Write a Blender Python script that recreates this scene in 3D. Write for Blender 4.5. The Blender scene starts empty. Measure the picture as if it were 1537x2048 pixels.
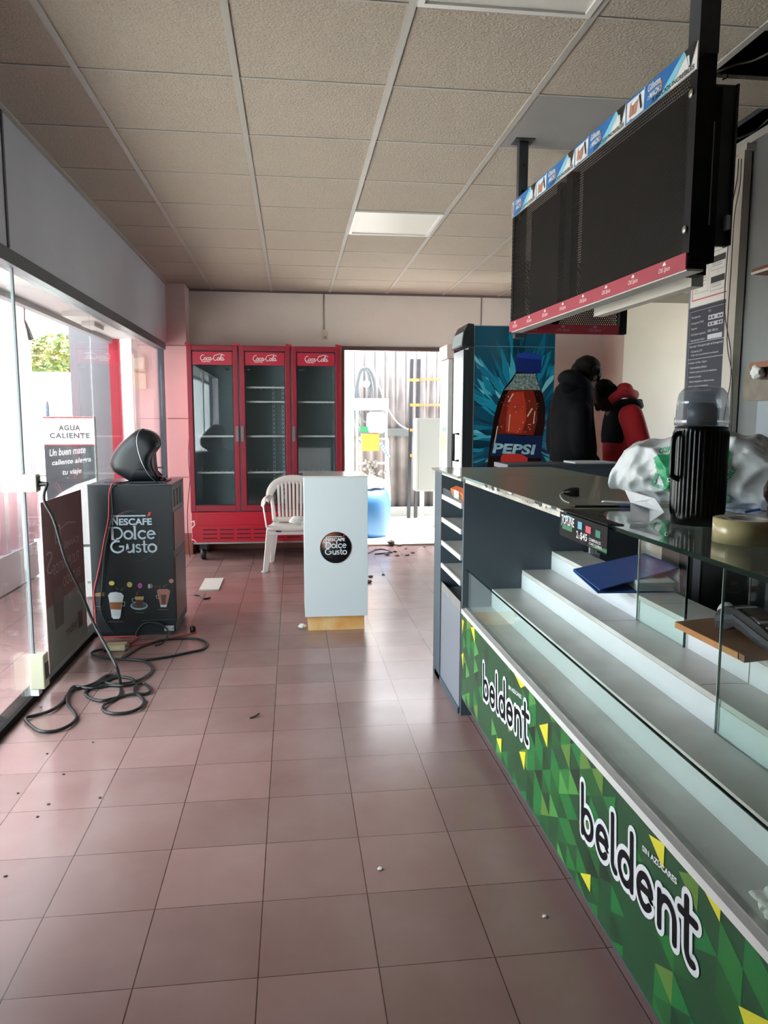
import bpy, bmesh, math, random
from mathutils import Vector, Matrix
random.seed(7)
S = bpy.context.scene
COL = S.collection
PI = math.pi

# ------------------------------------------------------------------ camera, sky, sun, exposure
F_PX, CAM_H = 1488.9, 1.39
PITCH, YAW, ROLL = 0.1225, 0.1214, 0.0026
_cy, _sy, _cp, _sp = math.cos(YAW), math.sin(YAW), math.cos(PITCH), math.sin(PITCH)
FW = Vector((_sy*_cp, _cy*_cp, -_sp))
RT = Vector((_cy, -_sy, 0))
UP = RT.cross(FW)
RT, UP = RT*math.cos(ROLL)+UP*math.sin(ROLL), -RT*math.sin(ROLL)+UP*math.cos(ROLL)
cam_data = bpy.data.cameras.new('camera')
cam = bpy.data.objects.new('camera', cam_data)
COL.objects.link(cam)
cam.matrix_world = Matrix(((RT.x, UP.x, -FW.x, 0), (RT.y, UP.y, -FW.y, 0), (RT.z, UP.z, -FW.z, CAM_H), (0, 0, 0, 1)))
cam_data.sensor_fit = 'HORIZONTAL'
cam_data.sensor_width = 36
cam_data.lens = 36*F_PX/1537
cam_data.clip_start = 0.02
cam_data.clip_end = 300
S.camera = cam

world = bpy.data.worlds.new('sky'); S.world = world
world.use_nodes = True
wn = world.node_tree.nodes; wl = world.node_tree.links
wn.clear()
wo = wn.new('ShaderNodeOutputWorld'); wb = wn.new('ShaderNodeBackground')
wg = wn.new('ShaderNodeTexGradient'); wt = wn.new('ShaderNodeTexCoord'); wm = wn.new('ShaderNodeMapping'); wr = wn.new('ShaderNodeValToRGB')
wm.inputs['Rotation'].default_value = (0, PI/2, 0)
wl.new(wt.outputs['Generated'], wm.inputs['Vector']); wl.new(wm.outputs[0], wg.inputs['Vector']); wl.new(wg.outputs['Fac'], wr.inputs['Fac'])
wr.color_ramp.elements[0].color = (0.90, 0.96, 1.0, 1); wr.color_ramp.elements[1].color = (0.80, 0.90, 1.0, 1)
wl.new(wr.outputs[0], wb.inputs['Color'])
wb.inputs['Strength'].default_value = 4.2
wl.new(wb.outputs[0], wo.inputs['Surface'])

sun_d = bpy.data.lights.new('sun', 'SUN'); sun = bpy.data.objects.new('sun', sun_d); COL.objects.link(sun)
sun_d.energy = 18.0; sun_d.angle = 0.10; sun_d.color = (1.0, 0.95, 0.88)
sun.rotation_euler = Vector((-0.27, -0.06, -0.96)).to_track_quat('-Z', 'Y').to_euler()

S.view_settings.view_transform = 'Standard'
S.view_settings.look = 'None'
S.view_settings.gamma = 1
S.view_settings.use_curve_mapping = False
S.view_settings.exposure = 1.6
cy = S.cycles
cy.max_bounces = 10; cy.diffuse_bounces = 5; cy.glossy_bounces = 4; cy.transparent_max_bounces = 24; cy.transmission_bounces = 6
cy.caustics_reflective = False; cy.caustics_refractive = False
cy.sample_clamp_indirect = 6
cy.use_denoising = True

# ------------------------------------------------------------------ helpers
def on(px, py, **k):
    """the point of a photo pixel on the plane x=, y= or z="""
    d = FW*F_PX + RT*(px-768.5) + UP*(1024-py)
    (n, v), = k.items()
    i = 'xyz'.index(n)
    t = (v-(CAM_H if i == 2 else 0))/d[i]
    return Vector((0, 0, CAM_H))+d*t

def hx(s):
    s = s.lstrip('#')
    c = [int(s[i:i+2], 16)/255 for i in (0, 2, 4)]
    return tuple(x/12.92 if x <= 0.04045 else ((x+0.055)/1.055)**2.4 for x in c)+(1,)

MATS = {}
def mat(name, color, rough=0.5, metal=0.0, spec=0.5, var=0.0, scale=8.0, bump=0.0, bscale=80.0, coat=0.0, emit=0.0, color2=None, detail=4.0, trans=0.0, sheen=0.0, alpha=1.0, rvar=0.0, sub=0.0):
    if name in MATS: return MATS[name]
    m = bpy.data.materials.new(name); MATS[name] = m
    m.use_nodes = True
    nt = m.node_tree; b = nt.nodes['Principled BSDF']
    c = hx(color) if isinstance(color, str) else color
    b.inputs['Base Color'].default_value = c
    b.inputs['Roughness'].default_value = rough
    b.inputs['Metallic'].default_value = metal
    b.inputs['Specular IOR Level'].default_value = spec
    b.inputs['Coat Weight'].default_value = coat
    b.inputs['Transmission Weight'].default_value = trans
    b.inputs['Sheen Weight'].default_value = sheen
    b.inputs['Alpha'].default_value = alpha
    if sub: b.inputs['Subsurface Weight'].default_value = sub
    if emit:
        b.inputs['Emission Color'].default_value = c; b.inputs['Emission Strength'].default_value = emit
    tc = nt.nodes.new('ShaderNodeTexCoord')
    if var or color2:
        n = nt.nodes.new('ShaderNodeTexNoise'); n.inputs['Scale'].default_value = scale; n.inputs['Detail'].default_value = detail
        nt.links.new(tc.outputs['Object'], n.inputs['Vector'])
        r = nt.nodes.new('ShaderNodeValToRGB')
        r.color_ramp.elements[0].position = 0.35; r.color_ramp.elements[1].position = 0.65
        if color2: c2 = hx(color2)
        else: c2 = tuple(x*(1-var) for x in c[:3])+(1,)
        r.color_ramp.elements[0].color = c2; r.color_ramp.elements[1].color = c
        nt.links.new(n.outputs['Fac'], r.inputs['Fac']); nt.links.new(r.outputs[0], b.inputs['Base Color'])
        if rvar:
            mr = nt.nodes.new('ShaderNodeMapRange'); mr.inputs['To Min'].default_value = max(0, rough-rvar); mr.inputs['To Max'].default_value = rough+rvar
            nt.links.new(n.outputs['Fac'], mr.inputs['Value']); nt.links.new(mr.outputs[0], b.inputs['Roughness'])
    if bump:
        n2 = nt.nodes.new('ShaderNodeTexNoise'); n2.inputs['Scale'].default_value = bscale; n2.inputs['Detail'].default_value = 3
        nt.links.new(tc.outputs['Object'], n2.inputs['Vector'])
        bp = nt.nodes.new('ShaderNodeBump'); bp.inputs['Strength'].default_value = bump; bp.inputs['Distance'].default_value = 0.01
        nt.links.new(n2.outputs['Fac'], bp.inputs['Height']); nt.links.new(bp.outputs[0], b.inputs['Normal'])
    return m

def glass_mat(name, tint, base=0.05, maxr=0.9, rough=0.0, haze=0.0, hcol='#dfe8e8'):
    """clear sheet: see-through with a mirror share that grows at grazing angles (the same from both sides)"""
    m = bpy.data.materials.new(name); MATS[name] = m
    m.use_nodes = True; nt = m.node_tree; nt.nodes.clear()
    o = nt.nodes.new('ShaderNodeOutputMaterial'); mx = nt.nodes.new('ShaderNodeMixShader')
    t = nt.nodes.new('ShaderNodeBsdfTransparent'); g = nt.nodes.new('ShaderNodeBsdfGlossy')
    t.inputs['Color'].default_value = tint; g.inputs['Roughness'].default_value = rough
    lw = nt.nodes.new('ShaderNodeLayerWeight'); lw.inputs['Blend'].default_value = 0.5
    pw = nt.nodes.new('ShaderNodeMath'); pw.operation = 'POWER'; pw.inputs[1].default_value = 4.0
    ma = nt.nodes.new('ShaderNodeMath'); ma.operation = 'MULTIPLY_ADD'; ma.inputs[1].default_value = maxr-base; ma.inputs[2].default_value = base
    nt.links.new(lw.outputs['Facing'], pw.inputs[0]); nt.links.new(pw.outputs[0], ma.inputs[0])
    nt.links.new(ma.outputs[0], mx.inputs[0]); nt.links.new(g.outputs[0], mx.inputs[2])
    if haze:
        df = nt.nodes.new('ShaderNodeBsdfDiffuse'); df.inputs['Color'].default_value = hx(hcol)
        tr = nt.nodes.new('ShaderNodeBsdfTranslucent'); tr.inputs['Color'].default_value = hx(hcol)
        ad = nt.nodes.new('ShaderNodeMixShader'); ad.inputs[0].default_value = 0.5
        nt.links.new(df.outputs[0], ad.inputs[1]); nt.links.new(tr.outputs[0], ad.inputs[2])
        m2 = nt.nodes.new('ShaderNodeMixShader'); m2.inputs[0].default_value = haze
        nt.links.new(t.outputs[0], m2.inputs[1]); nt.links.new(ad.outputs[0], m2.inputs[2]); nt.links.new(m2.outputs[0], mx.inputs[1])
    else:
        nt.links.new(t.outputs[0], mx.inputs[1])
    nt.links.new(mx.outputs[0], o.inputs['Surface'])
    return m

WLOC = {}
def tag(o, label=None, cat=None, group=None, kind=None):
    if label: o['label'] = label
    if cat: o['category'] = cat
    if group: o['group'] = group
    if kind: o['kind'] = kind
    return o

def thing(name, loc, label, cat, group=None):
    o = bpy.data.objects.new(name, None); o.empty_display_size = 0.1
    COL.objects.link(o); o.location = loc
    WLOC[o.name] = Vector(loc)
    return tag(o, label, cat, group)

_TXT = {}
def text_geo(s, bold=0.0, shear=0.0, space=1.0):
    key = (s, bold, shear, space)
    if key in _TXT: return _TXT[key]
    cu = bpy.data.curves.new('t', 'FONT'); cu.body = s; cu.offset = bold; cu.shear = shear; cu.space_character = space
    cu.resolution_u = 3
    ob = bpy.data.objects.new('t', cu); COL.objects.link(ob)
    dg = bpy.context.evaluated_depsgraph_get()
    me = bpy.data.meshes.new_from_object(ob.evaluated_get(dg))
    v = [tuple(p.co[:2]) for p in me.vertices]; f = [tuple(p.vertices) for p in me.polygons]
    bpy.data.objects.remove(ob); bpy.data.curves.remove(cu); bpy.data.meshes.remove(me)
    _TXT[key] = (v, f)
    return v, f

class MB:
    """collects shapes and links them as one mesh object"""
    def __init__(s): s.v = []; s.f = []; s.m = []; s.sm = []
    def add(s, vs, fs, mi=0, smooth=False):
        n = len(s.v); s.v += [Vector(p) for p in vs]
        for f in fs: s.f.append([n+i for i in f]); s.m.append(mi); s.sm.append(smooth)
        return s
    def box(s, x0, x1, y0, y1, z0, z1, mi=0, bev=0.0):
        if x0 > x1: x0, x1 = x1, x0
        if y0 > y1: y0, y1 = y1, y0
        if z0 > z1: z0, z1 = z1, z0
        if bev:
            bm = bmesh.new(); bmesh.ops.create_cube(bm, size=1)
            for v in bm.verts: v.co = Vector(((x0+x1)/2+v.co.x*(x1-x0), (y0+y1)/2+v.co.y*(y1-y0), (z0+z1)/2+v.co.z*(z1-z0)))
            bmesh.ops.bevel(bm, geom=list(bm.edges), offset=bev, segments=3, affect='EDGES', profile=0.6)
            bm.verts.ensure_lookup_table()
            s.add([v.co.copy() for v in bm.verts], [[v.index for v in f.verts] for f in bm.faces], mi, False); bm.free(); return s
        P = [(x0,y0,z0),(x1,y0,z0),(x1,y1,z0),(x0,y1,z0),(x0,y0,z1),(x1,y0,z1),(x1,y1,z1),(x0,y1,z1)]
        return s.add(P, [(0,3,2,1),(4,5,6,7),(0,1,5,4),(1,2,6,5),(2,3,7,6),(3,0,4,7)], mi)
    def obox(s, c, u, v, w, mi=0):
        """oriented box: centre and three half-extent vectors"""
        c, u, v, w = map(Vector, (c, u, v, w))
        P = [c+u*a+v*b+w*d for d in (-1, 1) for a, b in ((-1,-1),(1,-1),(1,1),(-1,1))]
        return s.add(P, [(0,3,2,1),(4,5,6,7),(0,1,5,4),(1,2,6,5),(2,3,7,6),(3,0,4,7)], mi)
    def prism(s, pts, d, mi=0, smooth=False):
        pts = [Vector(p) for p in pts]; d = Vector(d); n = len(pts)
        fs = [tuple(reversed(range(n))), tuple(range(n, 2*n))]+[(i, (i+1) % n, n+(i+1) % n, n+i) for i in range(n)]
        return s.add(pts+[p+d for p in pts], fs, mi, smooth)
    def poly(s, pts, mi=0): return s.add(pts, [tuple(range(len(pts)))], mi)
    def tube(s, pts, r, n=8, mi=0, caps=True, closed=False):
        pts = [Vector(p) for p in pts]; R = r if isinstance(r, (list, tuple)) else [r]*len(pts)
        rings = []; up = Vector((0, 0, 1)); L = len(pts)
        prev = None
        for i, p in enumerate(pts):
            a = pts[(i-1) % L] if (closed or i > 0) else p; b = pts[(i+1) % L] if (closed or i < L-1) else p
            t = (b-a)
            if t.length < 1e-9: t = Vector((0, 0, 1))
            t.normalize()
            if prev is None:
                q = t.cross(up)
                if q.length < 0.05: q = t.cross(Vector((1, 0, 0)))
            else:
                q = prev-t*prev.dot(t)
                if q.length < 1e-4: q = t.cross(up)
            q.normalize(); prev = q; w = t.cross(q)
            rings.append([p+(q*math.cos(2*PI*k/n)+w*math.sin(2*PI*k/n))*R[i] for k in range(n)])
        vs = [v for rg in rings for v in rg]; fs = []
        for i in range(L if closed else L-1):
            j = (i+1) % L
            for k in range(n): fs.append((i*n+k, i*n+(k+1) % n, j*n+(k+1) % n, j*n+k))
        s.add(vs, fs, mi, True)
        if caps and not closed:
            s.add(rings[0], [tuple(reversed(range(n)))], mi); s.add(rings[-1], [tuple(range(n))], mi)
        return s
    def loft(s, rings, mi=0, caps=True, smooth=True):
        n = len(rings[0]); vs = [Vector(p) for r in rings for p in r]; fs = []
        for i in range(len(rings)-1):
            for k in range(n): fs.append((i*n+k, i*n+(k+1) % n, (i+1)*n+(k+1) % n, (i+1)*n+k))
        if caps: fs += [tuple(reversed(range(n))), tuple((len(rings)-1)*n+k for k in range(n))]
        return s.add(vs, fs, mi, smooth)
    def lathe(s, prof, c, n=32, mi=0, axis=(0, 0, 1), caps=False):
        c = Vector(c); ax = Vector(axis).normalized(); u = ax.orthogonal().normalized(); w = ax.cross(u)
        rings = [[c+ax*z+(u*math.cos(2*PI*k/n)+w*math.sin(2*PI*k/n))*r for k in range(n)] for r, z in prof]
        return s.loft(rings, mi, caps)
    def ell(s, c, rx, ry, rz, mi=0, n=20, m=12):
        c = Vector(c); rings = []
        for i in range(1, m):
            a = PI*i/m
            rings.append([c+Vector((rx*math.sin(a)*math.cos(2*PI*k/n), ry*math.sin(a)*math.sin(2*PI*k/n), -rz*math.cos(a))) for k in range(n)])
        n0 = len(s.v); s.loft(rings, mi, True)
        return s
    def stroke(s, fr, pts, w, d=0.0, mi=0, n=12):
        """flat round-ended ribbon in plane fr=(origin,u,v,nrm); every further stroke lies a hair higher"""
        o, u, v, nn = fr
        s.k = getattr(s, 'k', 0)+1; d = d+s.k*0.00002
        P = []
        for i, p in enumerate(pts):
            if P and (Vector(p)-P[-1][0]).length < 1e-7: continue
            P.append((Vector(p), w[i] if isinstance(w, list) else w))
        if len(P) < 2:
            a, ww = P[0]; return s.add([o+u*(a.x+ww*math.cos(2*PI*k/n))+v*(a.y+ww*math.sin(2*PI*k/n))+nn*d for k in range(n)], [tuple(range(n))], mi)
        L = []; closed = (P[0][0]-P[-1][0]).length < 1e-6 and len(P) > 4
        for i, (a, ww) in enumerate(P):
            t0 = (a-P[i-1][0]).normalized() if i else None; t1 = (P[i+1][0]-a).normalized() if i < len(P)-1 else None
            if closed and i == 0: t0 = (a-P[-2][0]).normalized()
            if closed and i == len(P)-1: t1 = (P[1][0]-a).normalized()
            t = ((t0 or t1)+(t1 or t0)); t = t.normalized() if t.length > 1e-6 else (t0 or t1)
            c = max(0.55, t.dot(t1 or t0)); q = Vector((-t.y, t.x))*ww/c
            L += [a+q, a-q]
        pt = lambda p: o+u*p.x+v*p.y+nn*d
        s.add([pt(p) for p in L], [(2*i+1, 2*i+3, 2*i+2, 2*i) for i in range(len(P)-1)], mi)
        if not closed:
            for (a, ww), tt in ((P[0], P[0][0]-P[1][0]), (P[-1], P[-1][0]-P[-2][0])):
                an = math.atan2(tt.y, tt.x); s.add([pt(a+Vector((math.cos(an-PI/2+PI*k/n), math.sin(an-PI/2+PI*k/n)))*ww) for k in range(n+1)], [tuple(range(n+1))], mi)
        return s
    def flat(s, fr, pts, d=0.0, mi=0):
        o, u, v, nn = fr
        return s.add([o+u*a+v*b+nn*d for a, b in pts], [tuple(range(len(pts)))], mi)
    def text(s, fr, t, x, y, w, h, d=0.0, mi=0, bold=0.0, shear=0.0, space=1.0, rot=0.0):
        """lettering whose box is x..x+w, y..y+h in plane fr"""
        o, u, v, nn = fr; vs, fs = text_geo(t, bold, shear, space)
        if not vs: return s
        x0 = min(p[0] for p in vs); x1 = max(p[0] for p in vs); y0 = min(p[1] for p in vs); y1 = max(p[1] for p in vs)
        if w is None: w = h*(x1-x0)/(y1-y0)
        c, q = math.cos(rot), math.sin(rot); out = []
        for p in vs:
            a = (p[0]-x0)/(x1-x0)*w; b = (p[1]-y0)/(y1-y0)*h
            A = x+a*c-b*q; B = y+a*q+b*c
            out.append(o+u*A+v*B+nn*d)
        return s.add(out, fs, mi)
    def build(s, name, mats, parent=None, loc=None, label=None, cat=None, group=None, kind=None, bevel=0, subsurf=0, remesh=0, smoothit=0, autosmooth=False):
        me = bpy.data.meshes.new(name)
        base = Vector((0, 0, 0))
        if parent is not None: base = WLOC[parent.name]
        elif loc is not None: base = Vector(loc)
        me.from_pydata([tuple(v-base) for v in s.v], [], s.f)
        if not isinstance(mats, (list, tuple)): mats = [mats]
        for m in mats: me.materials.append(m)
        for p, mi, sm in zip(me.polygons, s.m, s.sm): p.material_index = mi; p.use_smooth = sm
        me.update()
        o = bpy.data.objects.new(name, me); COL.objects.link(o)
        if parent is not None: o.parent = parent; WLOC[o.name] = base
        else:
            o.location = base; WLOC[o.name] = base
        if bevel:
            b = o.modifiers.new('bevel', 'BEVEL'); b.width = bevel; b.segments = 2; b.limit_method = 'ANGLE'; b.angle_limit = math.radians(40)
        if remesh:
            r = o.modifiers.new('remesh', 'REMESH'); r.mode = 'VOXEL'; r.voxel_size = remesh; r.use_smooth_shade = True
        if smoothit:
            r = o.modifiers.new('smooth', 'SMOOTH'); r.iterations = smoothit; r.factor = 0.5
        if subsurf:
            b = o.modifiers.new('subsurf', 'SUBSURF'); b.levels = subsurf; b.render_levels = subsurf
        return tag(o, label, cat, group, kind)

def struct(name, mb, mats, **k): return mb.build(name, mats, kind='structure', **k)
def V(*a): return Vector(a)
def smooth_path(pts, n=4):
    """Catmull-Rom through points"""
    pts = [Vector(p) for p in pts]; out = []
    for i in range(len(pts)-1):
        p0 = pts[max(i-1, 0)]; p1 = pts[i]; p2 = pts[i+1]; p3 = pts[min(i+2, len(pts)-1)]
        for k in range(n):
            t = k/n
            out.append(0.5*((2*p1)+(p2-p0)*t+(2*p0-5*p1+4*p2-p3)*t*t+(3*p1-p0-3*p2+p3)*t**3))
    out.append(pts[-1]); return out
def copy_tree(o, parent=None):
    c = o.copy(); COL.objects.link(c)
    if parent is not None: c.parent = parent
    for ch in list(o.children): copy_tree(ch, c)
    return c
X1, Y1, Z1 = V(1, 0, 0), V(0, 1, 0), V(0, 0, 1)
def fr_front(x, y, z): return (V(x, y, z), X1, Z1, -Y1)          # faces the camera side (-y)
def fr_left(x, y, z): return (V(x, y, z), -Y1, Z1, -X1)          # faces -x; reads along -y
# ------------------------------------------------------------------ materials of the room
def tile_floor_mat():
    m = bpy.data.materials.new('terracotta floor tiles'); m.use_nodes = True; nt = m.node_tree; N = nt.nodes; L = nt.links
    b = N['Principled BSDF']; tc = N.new('ShaderNodeTexCoord'); sep = N.new('ShaderNodeSeparateXYZ'); L.new(tc.outputs['Object'], sep.inputs[0])
    def M(op, a, bb=None, c=None):
        n = N.new('ShaderNodeMath'); n.operation = op
        for i, q in enumerate((a, bb, c)):
            if q is None: continue
            if isinstance(q, (int, float)): n.inputs[i].default_value = q
            else: L.new(q, n.inputs[i])
        return n.outputs[0]
    gx = M('DIVIDE', M('ADD', sep.outputs[0], 1.02+0.3054*20), 0.3054); gy = M('DIVIDE', M('ADD', sep.outputs[1], -2.944+0.3016*30), 0.3016)
    fx = M('FRACT', gx); fy = M('FRACT', gy)
    def edge(f): return M('MINIMUM', f, M('SUBTRACT', 1.0, f))
    nz = N.new('ShaderNodeTexNoise'); nz.inputs['Scale'].default_value = 30; L.new(tc.outputs['Object'], nz.inputs['Vector'])
    wob = M('MULTIPLY', M('SUBTRACT', nz.outputs['Fac'], 0.5), 0.004)
    ex = M('LESS_THAN', M('ADD', edge(fx), wob), 0.0055); ey = M('LESS_THAN', M('ADD', edge(fy), wob), 0.0042)
    gr = M('MAXIMUM', ex, ey)
    # per tile tint
    cmb = N.new('ShaderNodeCombineXYZ'); L.new(M('FLOOR', gx), cmb.inputs[0]); L.new(M('FLOOR', gy), cmb.inputs[1])
    wn_ = N.new('ShaderNodeTexWhiteNoise'); wn_.noise_dimensions = '2D'; L.new(cmb.outputs[0], wn_.inputs['Vector'])
    n1 = N.new('ShaderNodeTexNoise'); n1.inputs['Scale'].default_value = 1.6; n1.inputs['Detail'].default_value = 6; n1.inputs['Roughness'].default_value = 0.6; L.new(tc.outputs['Object'], n1.inputs['Vector'])
    n2 = N.new('ShaderNodeTexNoise'); n2.inputs['Scale'].default_value = 3.0; n2.inputs['Detail'].default_value = 4; n2.inputs['Roughness'].default_value = 0.55; n2.inputs['Distortion'].default_value = 0.25; L.new(tc.outputs['Object'], n2.inputs['Vector'])
    r1 = N.new('ShaderNodeValToRGB'); r1.color_ramp.elements[0].position = 0.3; r1.color_ramp.elements[1].position = 0.7
    r1.color_ramp.elements[0].color = hx('#876662'); r1.color_ramp.elements[1].color = hx('#8f706b')
    L.new(n1.outputs['Fac'], r1.inputs['Fac'])
    mx1 = N.new('ShaderNodeMix'); mx1.data_type = 'RGBA'; mx1.blend_type = 'MULTIPLY'; mx1.inputs[0].default_value = 1.0
    r2 = N.new('ShaderNodeValToRGB'); r2.color_ramp.elements[0].color = (.86, .86, .86, 1); r2.color_ramp.elements[1].color = (1.08, 1.08, 1.08, 1)
    L.new(wn_.outputs['Value'], r2.inputs['Fac']); L.new(r1.outputs[0], mx1.inputs[6]); L.new(r2.outputs[0], mx1.inputs[7])
    # dusty smears
    r3 = N.new('ShaderNodeValToRGB'); r3.color_ramp.elements[0].position = 0.30; r3.color_ramp.elements[1].position = 0.95
    r3.color_ramp.elements[0].color = (0, 0, 0, 1); r3.color_ramp.elements[1].color = (.35, .35, .35, 1)
    L.new(n2.outputs['Fac'], r3.inputs['Fac'])
    mx2 = N.new('ShaderNodeMix'); mx2.data_type = 'RGBA'; L.new(r3.outputs[0], mx2.inputs[0]); L.new(mx1.outputs[2], mx2.inputs[6]); mx2.inputs[7].default_value = hx('#a8938f')
    mx3 = N.new('ShaderNodeMix'); mx3.data_type = 'RGBA'; L.new(gr, mx3.inputs[0]); L.new(mx2.outputs[2], mx3.inputs[6]); mx3.inputs[7].default_value = hx('#4a322d')
    L.new(mx3.outputs[2], b.inputs['Base Color'])
    rr = N.new('ShaderNodeMapRange'); rr.inputs['From Min'].default_value = 0.35; rr.inputs['From Max'].default_value = 0.7; rr.inputs['To Min'].default_value = 0.20; rr.inputs['To Max'].default_value = 0.268
    L.new(n2.outputs['Fac'], rr.inputs['Value']); L.new(rr.outputs[0], b.inputs['Roughness'])
    b.inputs['Specular IOR Level'].default_value = 0.55
    bp = N.new('ShaderNodeBump'); bp.inputs['Strength'].default_value = 0.5; bp.inputs['Distance'].default_value = 0.002
    ht = M('SUBTRACT', M('MULTIPLY', n1.outputs['Fac'], 0.15), gr); L.new(ht, bp.inputs['Height']); L.new(bp.outputs[0], b.inputs['Normal'])
    return m
M_FLOOR = tile_floor_mat()
M_WALL = mat('off white painted wall', '#e2dad4', 0.75, var=0.06, scale=2.5, bump=0.15, bscale=25)
M_WALLC = mat('warm beige painted wall', '#cfc7bd', 0.75, var=0.06, scale=2.0)
M_WALLG = mat('grey blue wall panel', '#787b7c', 0.5, var=0.05, scale=3)
M_LINT = mat('white gypsum fascia', '#bcc0cc', 0.7, var=0.10, scale=1.5)
M_COLUMN = mat('column paint with pink glow tint', '#dcc6c4', 0.6, var=0.04, scale=3)  # pink bounce glow from outside is put into this colour
M_CEIL = mat('textured beige ceiling tile', '#b1a799', 0.9, var=0.08, scale=90, bump=0.7, bscale=105, detail=2)
M_BAR = mat('ceiling grid bar', '#a9a6a0', 0.5)
M_VOID = mat('dark ceiling void', '#15120f', 0.9)
M_SKIRT = mat('terracotta skirting tile', '#9a6458', 0.5, var=0.15, scale=6)
M_DARKMETAL = mat('blue grey window metal', '#4a545e', 0.4, 0.3)
M_BLACKMETAL = mat('black window track', '#181614', 0.8, 0.0, spec=.15, var=0.4, scale=40)
M_GLASS = glass_mat('shop window glass', (0.93, 0.97, 0.96, 1), 0.05, 0.85)
M_CONC = mat('pale outdoor concrete', '#c4c2bc', 0.85, var=0.18, scale=3, detail=8)

Z_C = 2.74
XL = -1.30; YB = 8.15; XR = 2.235
# floor, porch, ground
struct('floor', MB().box(-1.30, 5.2, -3.2, 8.30, -0.1, 0), M_FLOOR)
struct('porch', MB().box(-2.30, -1.36, -3.2, 8.0, -0.10, -0.012), M_FLOOR)
struct('ground', MB().box(5.2, 30, -3.2, 8.3, -0.2, -0.02).box(-30, -2.30, -12, 60, -0.2, -0.02).box(-2.30, 30, 8.30, 60, -0.2, -0.02).box(-2.30, 30, -12, -3.2, -0.2, -0.02), M_CONC)
# walls
struct('wall_left', MB().box(-1.40, -1.25, -3.2, 7.85, 2.15, Z_C).box(-1.40, -1.25, -3.2, 1.9, 0, 2.15), M_LINT)  # solid stretch near the camera is unseen, added to cut window light
struct('trim_1', MB().box(-1.252, -1.243, 3.60, 3.618, 2.15, Z_C), mat('grey seam', '#5a5c62', .6))
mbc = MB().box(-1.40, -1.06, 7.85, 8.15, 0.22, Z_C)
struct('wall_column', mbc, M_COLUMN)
mb = MB()
for z in (0.80, 1.40, 2.13): mb.box(-1.265, -1.058, 7.845, 7.851, z, z+0.006)
struct('trim_2', mb, mat('dark panel joint', '#8a5f60', .7))
struct('baseboard_back', MB().box(-1.40, -1.05, 7.84, 8.15, 0.0, 0.22).box(-1.05, 0.55, 8.13, 8.15, 0, 0.12), M_SKIRT)
struct('wall_back', MB().box(-1.40, 0.55, 8.15, 8.30, 0, Z_C).box(0.55, 1.76, 8.15, 8.30, 2.17, Z_C).box(1.76, 3.60, 8.15, 8.30, 0, Z_C), M_WALL)
mb = MB()
for x in (0.34, 2.056): mb.box(x, x+0.008, 8.144, 8.151, 2.3 if x < 1 else 0, Z_C)
mb.box(-1.05, 3.5, 8.12, 8.15, Z_C-0.02, Z_C)
struct('trim_3', mb, mat('wall joint line', '#6d6260', .7))
struct('wall_back_right', MB().box(3.46, 5.2, 7.60, 8.30, 0, Z_C), M_WALLC)
struct('wall_top_shadow', MB().box(3.50, 5.2, 7.585, 7.6, 2.62, 2.72), mat('grey painted wall top shade', '#7d756d', .6))  # grey band painted in as the shadow along the wall top
struct('wall_far_right', MB().box(5.10, 5.2, -3.2, 4.7, 0, Z_C).box(5.10, 5.2, 7.3, 7.60, 0, Z_C).box(5.10, 5.2, 4.7, 5.8, 0, Z_C).box(5.10, 5.2, 5.8, 7.3, 0, .9).box(5.10, 5.2, 5.8, 7.3, 2.3, Z_C), M_WALLC)
w2 = struct('added_window', MB().box(5.146, 5.154, 5.83, 7.27, .93, 2.27), M_GLASS)  # unseen window, added to brighten the back of the room
MB().box(5.12, 5.18, 5.80, 5.85, .9, 2.3).box(5.12, 5.18, 7.25, 7.3, .9, 2.3).box(5.12, 5.18, 5.85, 7.25, .9, .94).box(5.12, 5.18, 5.85, 7.25, 2.26, 2.3).box(5.13, 5.17, 6.52, 6.57, .94, 2.26).build('window_frame', M_DARKMETAL, w2)
struct('wall_right', MB().box(XR, XR+0.12, -3.2, 4.09, 0, Z_C), M_WALLG)
# shop front behind the camera
struct('wall_near', MB().box(-1.4, 5.2, -3.3, -3.2, 0, Z_C), M_WALL)
# door frame to the yard
mb = MB().box(0.53, 1.76, 8.10, 8.20, 2.135, 2.175).box(0.53, 0.56, 8.12, 8.2, 0, 2.14).box(1.73, 1.76, 8.12, 8.2, 0, 2.14)
struct('door_1', mb, mat('dark brown door frame', '#5b4e4a', .5))
struct('trim_5', MB().box(0.56, 1.73, 8.12, 8.30, 0, 0.02), mat('worn metal threshold', '#8b877e', .5, .3))

# window wall: panes between butt joints, frame on top and track on the floor
w1 = MB(); ys = [1.9, 2.8, 3.745, 5.12, 6.45, 7.74]
for a, b_ in zip(ys[:-1], ys[1:]): w1.box(-1.304, -1.296, a+0.002, b_-0.002, 0.03, 2.12)
win = struct('window_1', w1, M_GLASS)
MB().box(-1.33, -1.25, -3.2, 7.78, 2.085, 2.15).box(-1.33, -1.27, 7.74, 7.78, 0.03, 2.12).build('window_frame', M_DARKMETAL, win)
MB().box(-1.36, -1.285, -3.2, 7.84, 0, 0.035).build('window_track', M_BLACKMETAL, win)
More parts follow.
